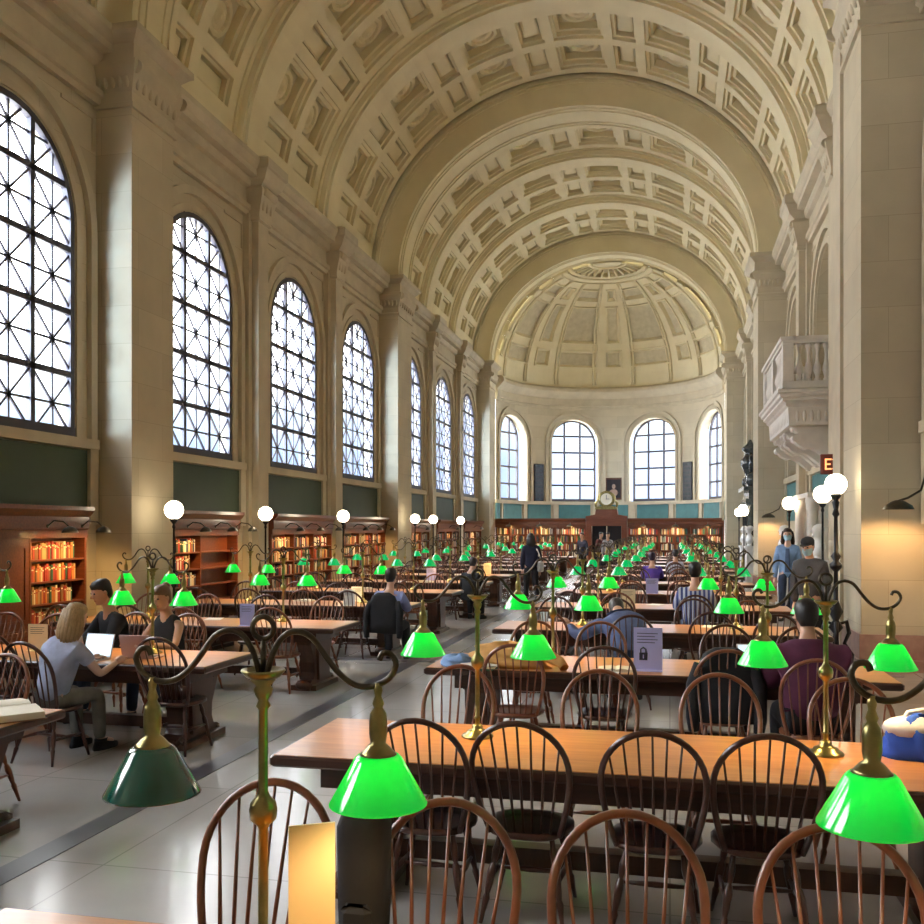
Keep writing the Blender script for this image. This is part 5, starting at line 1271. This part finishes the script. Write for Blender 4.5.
def laptop(x, y, rz, lidmat, label, open_=105, screen=False):
    root = empty('laptop', (x, y, 0.761), rz); tag(root, label, 'laptop')
    m = MB(); m.bbox(-0.16, 0.16, -0.11, 0.11, 0, 0.014, 0.004); b = m.build('keyboard_base', M[lidmat], root)
    m = MB(); m.box(-0.135, 0.135, -0.03, 0.08, 0.014, 0.0155); m.build('keys', M['ink'], b)
    MM = Matrix.Translation((0, 0.11, 0.012)) @ Matrix.Rotation(R(-(open_ - 90)), 4, 'X')
    m = MB(); m.bbox(-0.16, 0.16, -0.004, 0.004, 0, 0.215, 0.003, m=MM); l = m.build('lid', M[lidmat], root)
    m = MB(); m.box(-0.148, 0.148, -0.0055, -0.0042, 0.012, 0.205, m=MM); m.build('screen', M['screen'] if screen else M['paper'], l)
    m = MB(); m.sphere((0, 0.0045, 0.11), 0.016, 10, 6, (1, .1, 1), m=MM); m.build('emblem', M['ink'] if lidmat == 'alu' else M['alu'], l)
x, y = at(136, 640, 0.761); laptop(x, 8.18 - .25, R(172), 'alu', 'silver laptop with a round emblem, lid towards the camera, farther of the left pair')
laptop(-4.72, 7.72, R(180), 'rose_alu', 'rose-grey laptop, lid towards the camera, nearer of the left pair')
laptop(-5.12, 7.45, R(-8), 'alu', 'laptop with lit screen in front of the blonde person', screen=True)
laptop(0.72, 7.95, R(6), 'alu', 'laptop with lit screen in front of the person in maroon', screen=True)
# open book at the left edge
root = empty('open_book', (-4.16, 5.12, 0.761), R(-38)); tag(root, 'large open old book lying on the nearest left-hand table', 'book')
m = MB(); m.box(-0.31, 0.31, -0.21, 0.21, 0, 0.006); m.build('cover', BM['brown'], root)
for s_ in (-1, 1):
    pr = [(0.0, 0.006), (0.0, 0.035), (s_ * 0.03, 0.055), (s_ * 0.08, 0.064), (s_ * 0.16, 0.058), (s_ * 0.29, 0.045), (s_ * 0.295, 0.006)]
    m = MB(); m.prism(pr, 'y', -0.2, 0.2); m.build('page_block', M['page'], root)
# crumpled jacket and bag on table two
def lump(name, label, cat, loc, rz, sx, sy, sz, mt, seed, n=26, parts=()):
    rnd = random.Random(seed); ph = [(rnd.uniform(2, 7), rnd.uniform(2, 7), rnd.uniform(0, 6)) for _ in range(5)]
    rs = []
    for i in range(n // 2 + 1):
        t = i / (n // 2); z = math.sin(t * PI / 2); r_ = math.cos(t * PI / 2) ** 0.6 + 0.001; ring = []
        for j in range(n):
            a = 2 * PI * j / n; w = 1 + 0.10 * sum(math.sin(p * a + q * t * 3 + s_) for p, q, s_ in ((int(p), q, s_) for p, q, s_ in ph)) * 0.5
            ring.append((sx * r_ * w * math.cos(a), sy * r_ * w * math.sin(a), sz * z * (1 + 0.12 * math.sin(3 * a + seed))))
        rs.append(ring)
    root = empty(name, loc, rz); tag(root, label, cat); m = MB(); m.rings(rs, smooth=True); m.build(parts[0] if parts else 'body', mt, root); return root
tan = cloth('tan_leather', (0.62, 0.33, 0.10)); 
r = lump('jacket', 'crumpled tan jacket thrown on the left end of the second right-hand table', 'jacket', (-1.36, 7.93, 0.761), R(-8), 0.36, 0.20, 0.19, tan, 3, parts=('jacket_body',))
m = MB(); m.tube([(0.1, 0.05, 0.10), (0.3, 0.0, 0.12), (0.48, -0.06, 0.06), (0.52, -0.1, 0.02)], [0.07, 0.06, 0.045, 0.04], 10); m.build('sleeve', tan, r)
r = lump('shopping_bag', 'blue and white bag beside the tan jacket', 'bag', (-1.80, 7.88, 0.761), R(10), 0.15, 0.16, 0.09, cloth('pale_blue_bag', (0.25, 0.42, 0.75)), 5, parts=('bag_body',))
for k in range(3):
    o = MB(); o.box(-0.15, 0.15, -0.11, 0.11, 0, 0.012); o = o.build('magazine', BM[('dark green', 'cream', 'white')[k]], None, (-1.58, 7.72, 0.7615 + 0.0125 * k)); o.rotation_euler = (0, 0, 0.25 * k - 0.2)
    tag(o, ('dark green', 'cream', 'white')[k] + ' magazine in the pile between the blue bag and tan jacket', 'magazine', 'magazines under the tan jacket')
# blue lunch bag on the first table
r = lump('tote_bag', 'bright blue and white soft bag at the right end of the nearest long table', 'bag', (1.28, 5.24, 0.761), R(5), 0.20, 0.13, 0.20, cloth('royal_blue', (0.02, 0.09, 0.55)), 9, parts=('bag_body',))
m = MB(); m.tube([(-0.1, 0, 0.17), (-0.07, 0, 0.23), (0.0, -0.01, 0.245), (0.07, 0, 0.23), (0.1, 0, 0.17)], 0.012, 6); m.build('handle', cloth('white_strap', (0.6, 0.6, 0.66)), r)
m = MB(); m.sphere((-0.05, 0.0, 0.145), 0.12, 14, 8, (1.25, 0.9, 0.55)); m.build('top_panel', cloth('white_strap', (0.6, 0.6, 0.66)), r)
# coats over chair backs
def coat(x, y, label, col):
    root = empty('coat', (x, y, 0.44)); tag(root, label, 'coat')
    m = MB(); rs = []
    for w, d, z in ((0.235, 0.10, 0.02), (0.24, 0.085, 0.15), (0.235, 0.07, 0.3), (0.225, 0.065, 0.42), (0.17, 0.055, 0.54), (0.09, 0.045, 0.59)):
        rs.append([(w * math.cos(2 * PI * j / 20) * (1 + .04 * math.sin(5 * j)), -0.02 * z + d * math.sin(2 * PI * j / 20) * (1 + .15 * math.sin(7 * j)), z) for j in range(20)])
    m.rings(rs, smooth=True); m.build('coat_body', col, root)
    for s_ in (-1, 1):
        m = MB(); m.tube([(s_ * 0.19, 0, 0.46), (s_ * 0.245, -0.03, 0.3), (s_ * 0.25, -0.05, 0.05), (s_ * 0.24, -0.04, -0.05)], [0.05, 0.055, 0.05, 0.04], 8); m.build('sleeve', col, root)
coat(0.42, 7.42, 'black coat hung over the chair in front of the second right-hand table', black)
coat(-3.98, 12.70, 'black coat hung on the chair of the person in light blue', black)
# black backpack standing on the nearest table
root = empty('backpack', (-0.93, 2.60, 0.0)); tag(root, 'black backpack on the chair below the lit foreground shade', 'bag')
root.location = (-0.935, 2.78, 0.46); root.scale = (0.85, 0.85, 1.0)
m = MB(); m.rings([[(w * math.copysign(abs(math.cos(2 * PI * j / 20)) ** .6, math.cos(2 * PI * j / 20)), d * math.copysign(abs(math.sin(2 * PI * j / 20)) ** .6, math.sin(2 * PI * j / 20)), z) for j in range(20)] for w, d, z in ((0.06, 0.05, 0), (0.075, 0.07, 0.03), (0.09, 0.085, 0.3), (0.095, 0.09, 0.56), (0.06, 0.06, 0.64))], smooth=True); m.build('main_pocket', black, root)
m = MB(); m.tube([(-0.04, 0, 0.62), (0, 0, 0.68), (0.04, 0, 0.62)], 0.008, 6); m.build('handle', black, root)
m = MB(); m.bbox(-0.06, 0.06, -0.12, -0.07, 0.08, 0.34, 0.02); m.build('front_pocket', black, root)
# papers and loose open books here and there
rnd = random.Random(4)
for k in range(26):
    col = rnd.choice(('right', 'left')); i = rnd.randint(2, 9); Y_ = (RY if col == 'right' else LY)[i]; X_ = (XR if col == 'right' else XL_) + rnd.choice((0.35, 1.6, 1.85, 2.5)) 
    m = MB(); m.box(-0.105, 0.105, -0.148, 0.148, 0, 0.003)
    if k % 2: 
        m = MB(); 
        for s_ in (-1, 1): m.prism([(0, 0), (0, 0.02), (s_ * 0.03, 0.03), (s_ * 0.14, 0.018), (s_ * 0.145, 0)], 'y', -0.1, 0.1)
    o = m.build('open_notebook' if k % 2 else 'paper_sheet', M['page'] if k % 2 else M['paper'], None, (X_ + rnd.uniform(-.05, .05), Y_ + rnd.choice((0.2, 0.8)), 0.7615)); o.rotation_euler = (0, 0, rnd.uniform(-.4, .4))
    tag(o, ('open notebook' if k % 2 else 'white sheet of paper') + ' lying on the %s table in the %s-hand column' % (NTH(i), col), 'notebook' if k % 2 else 'paper', 'papers and notebooks on the %s table in the %s-hand column' % (NTH(i), col))

# pale shoulder bag carried by the walking person
root = empty('shoulder_bag', (-3.37, 24.66, 0.78), R(20)); tag(root, 'pale grey shoulder bag carried by the person walking up the aisle', 'bag')
m = MB(); m.bbox(-0.07, 0.07, -0.15, 0.15, 0, 0.28, 0.03); m.build('bag_body', cloth('pale_grey_bag', (0.50, 0.50, 0.48)), root)
m = MB(); m.tube([(0, -0.11, 0.27), (-0.04, -0.08, 0.45), (-0.10, -0.03, 0.61), (-0.10, 0.03, 0.61), (-0.04, 0.08, 0.45), (0, 0.11, 0.27)], 0.012, 6); m.build('strap', cloth('pale_grey_bag', (0.50, 0.50, 0.48)), root)
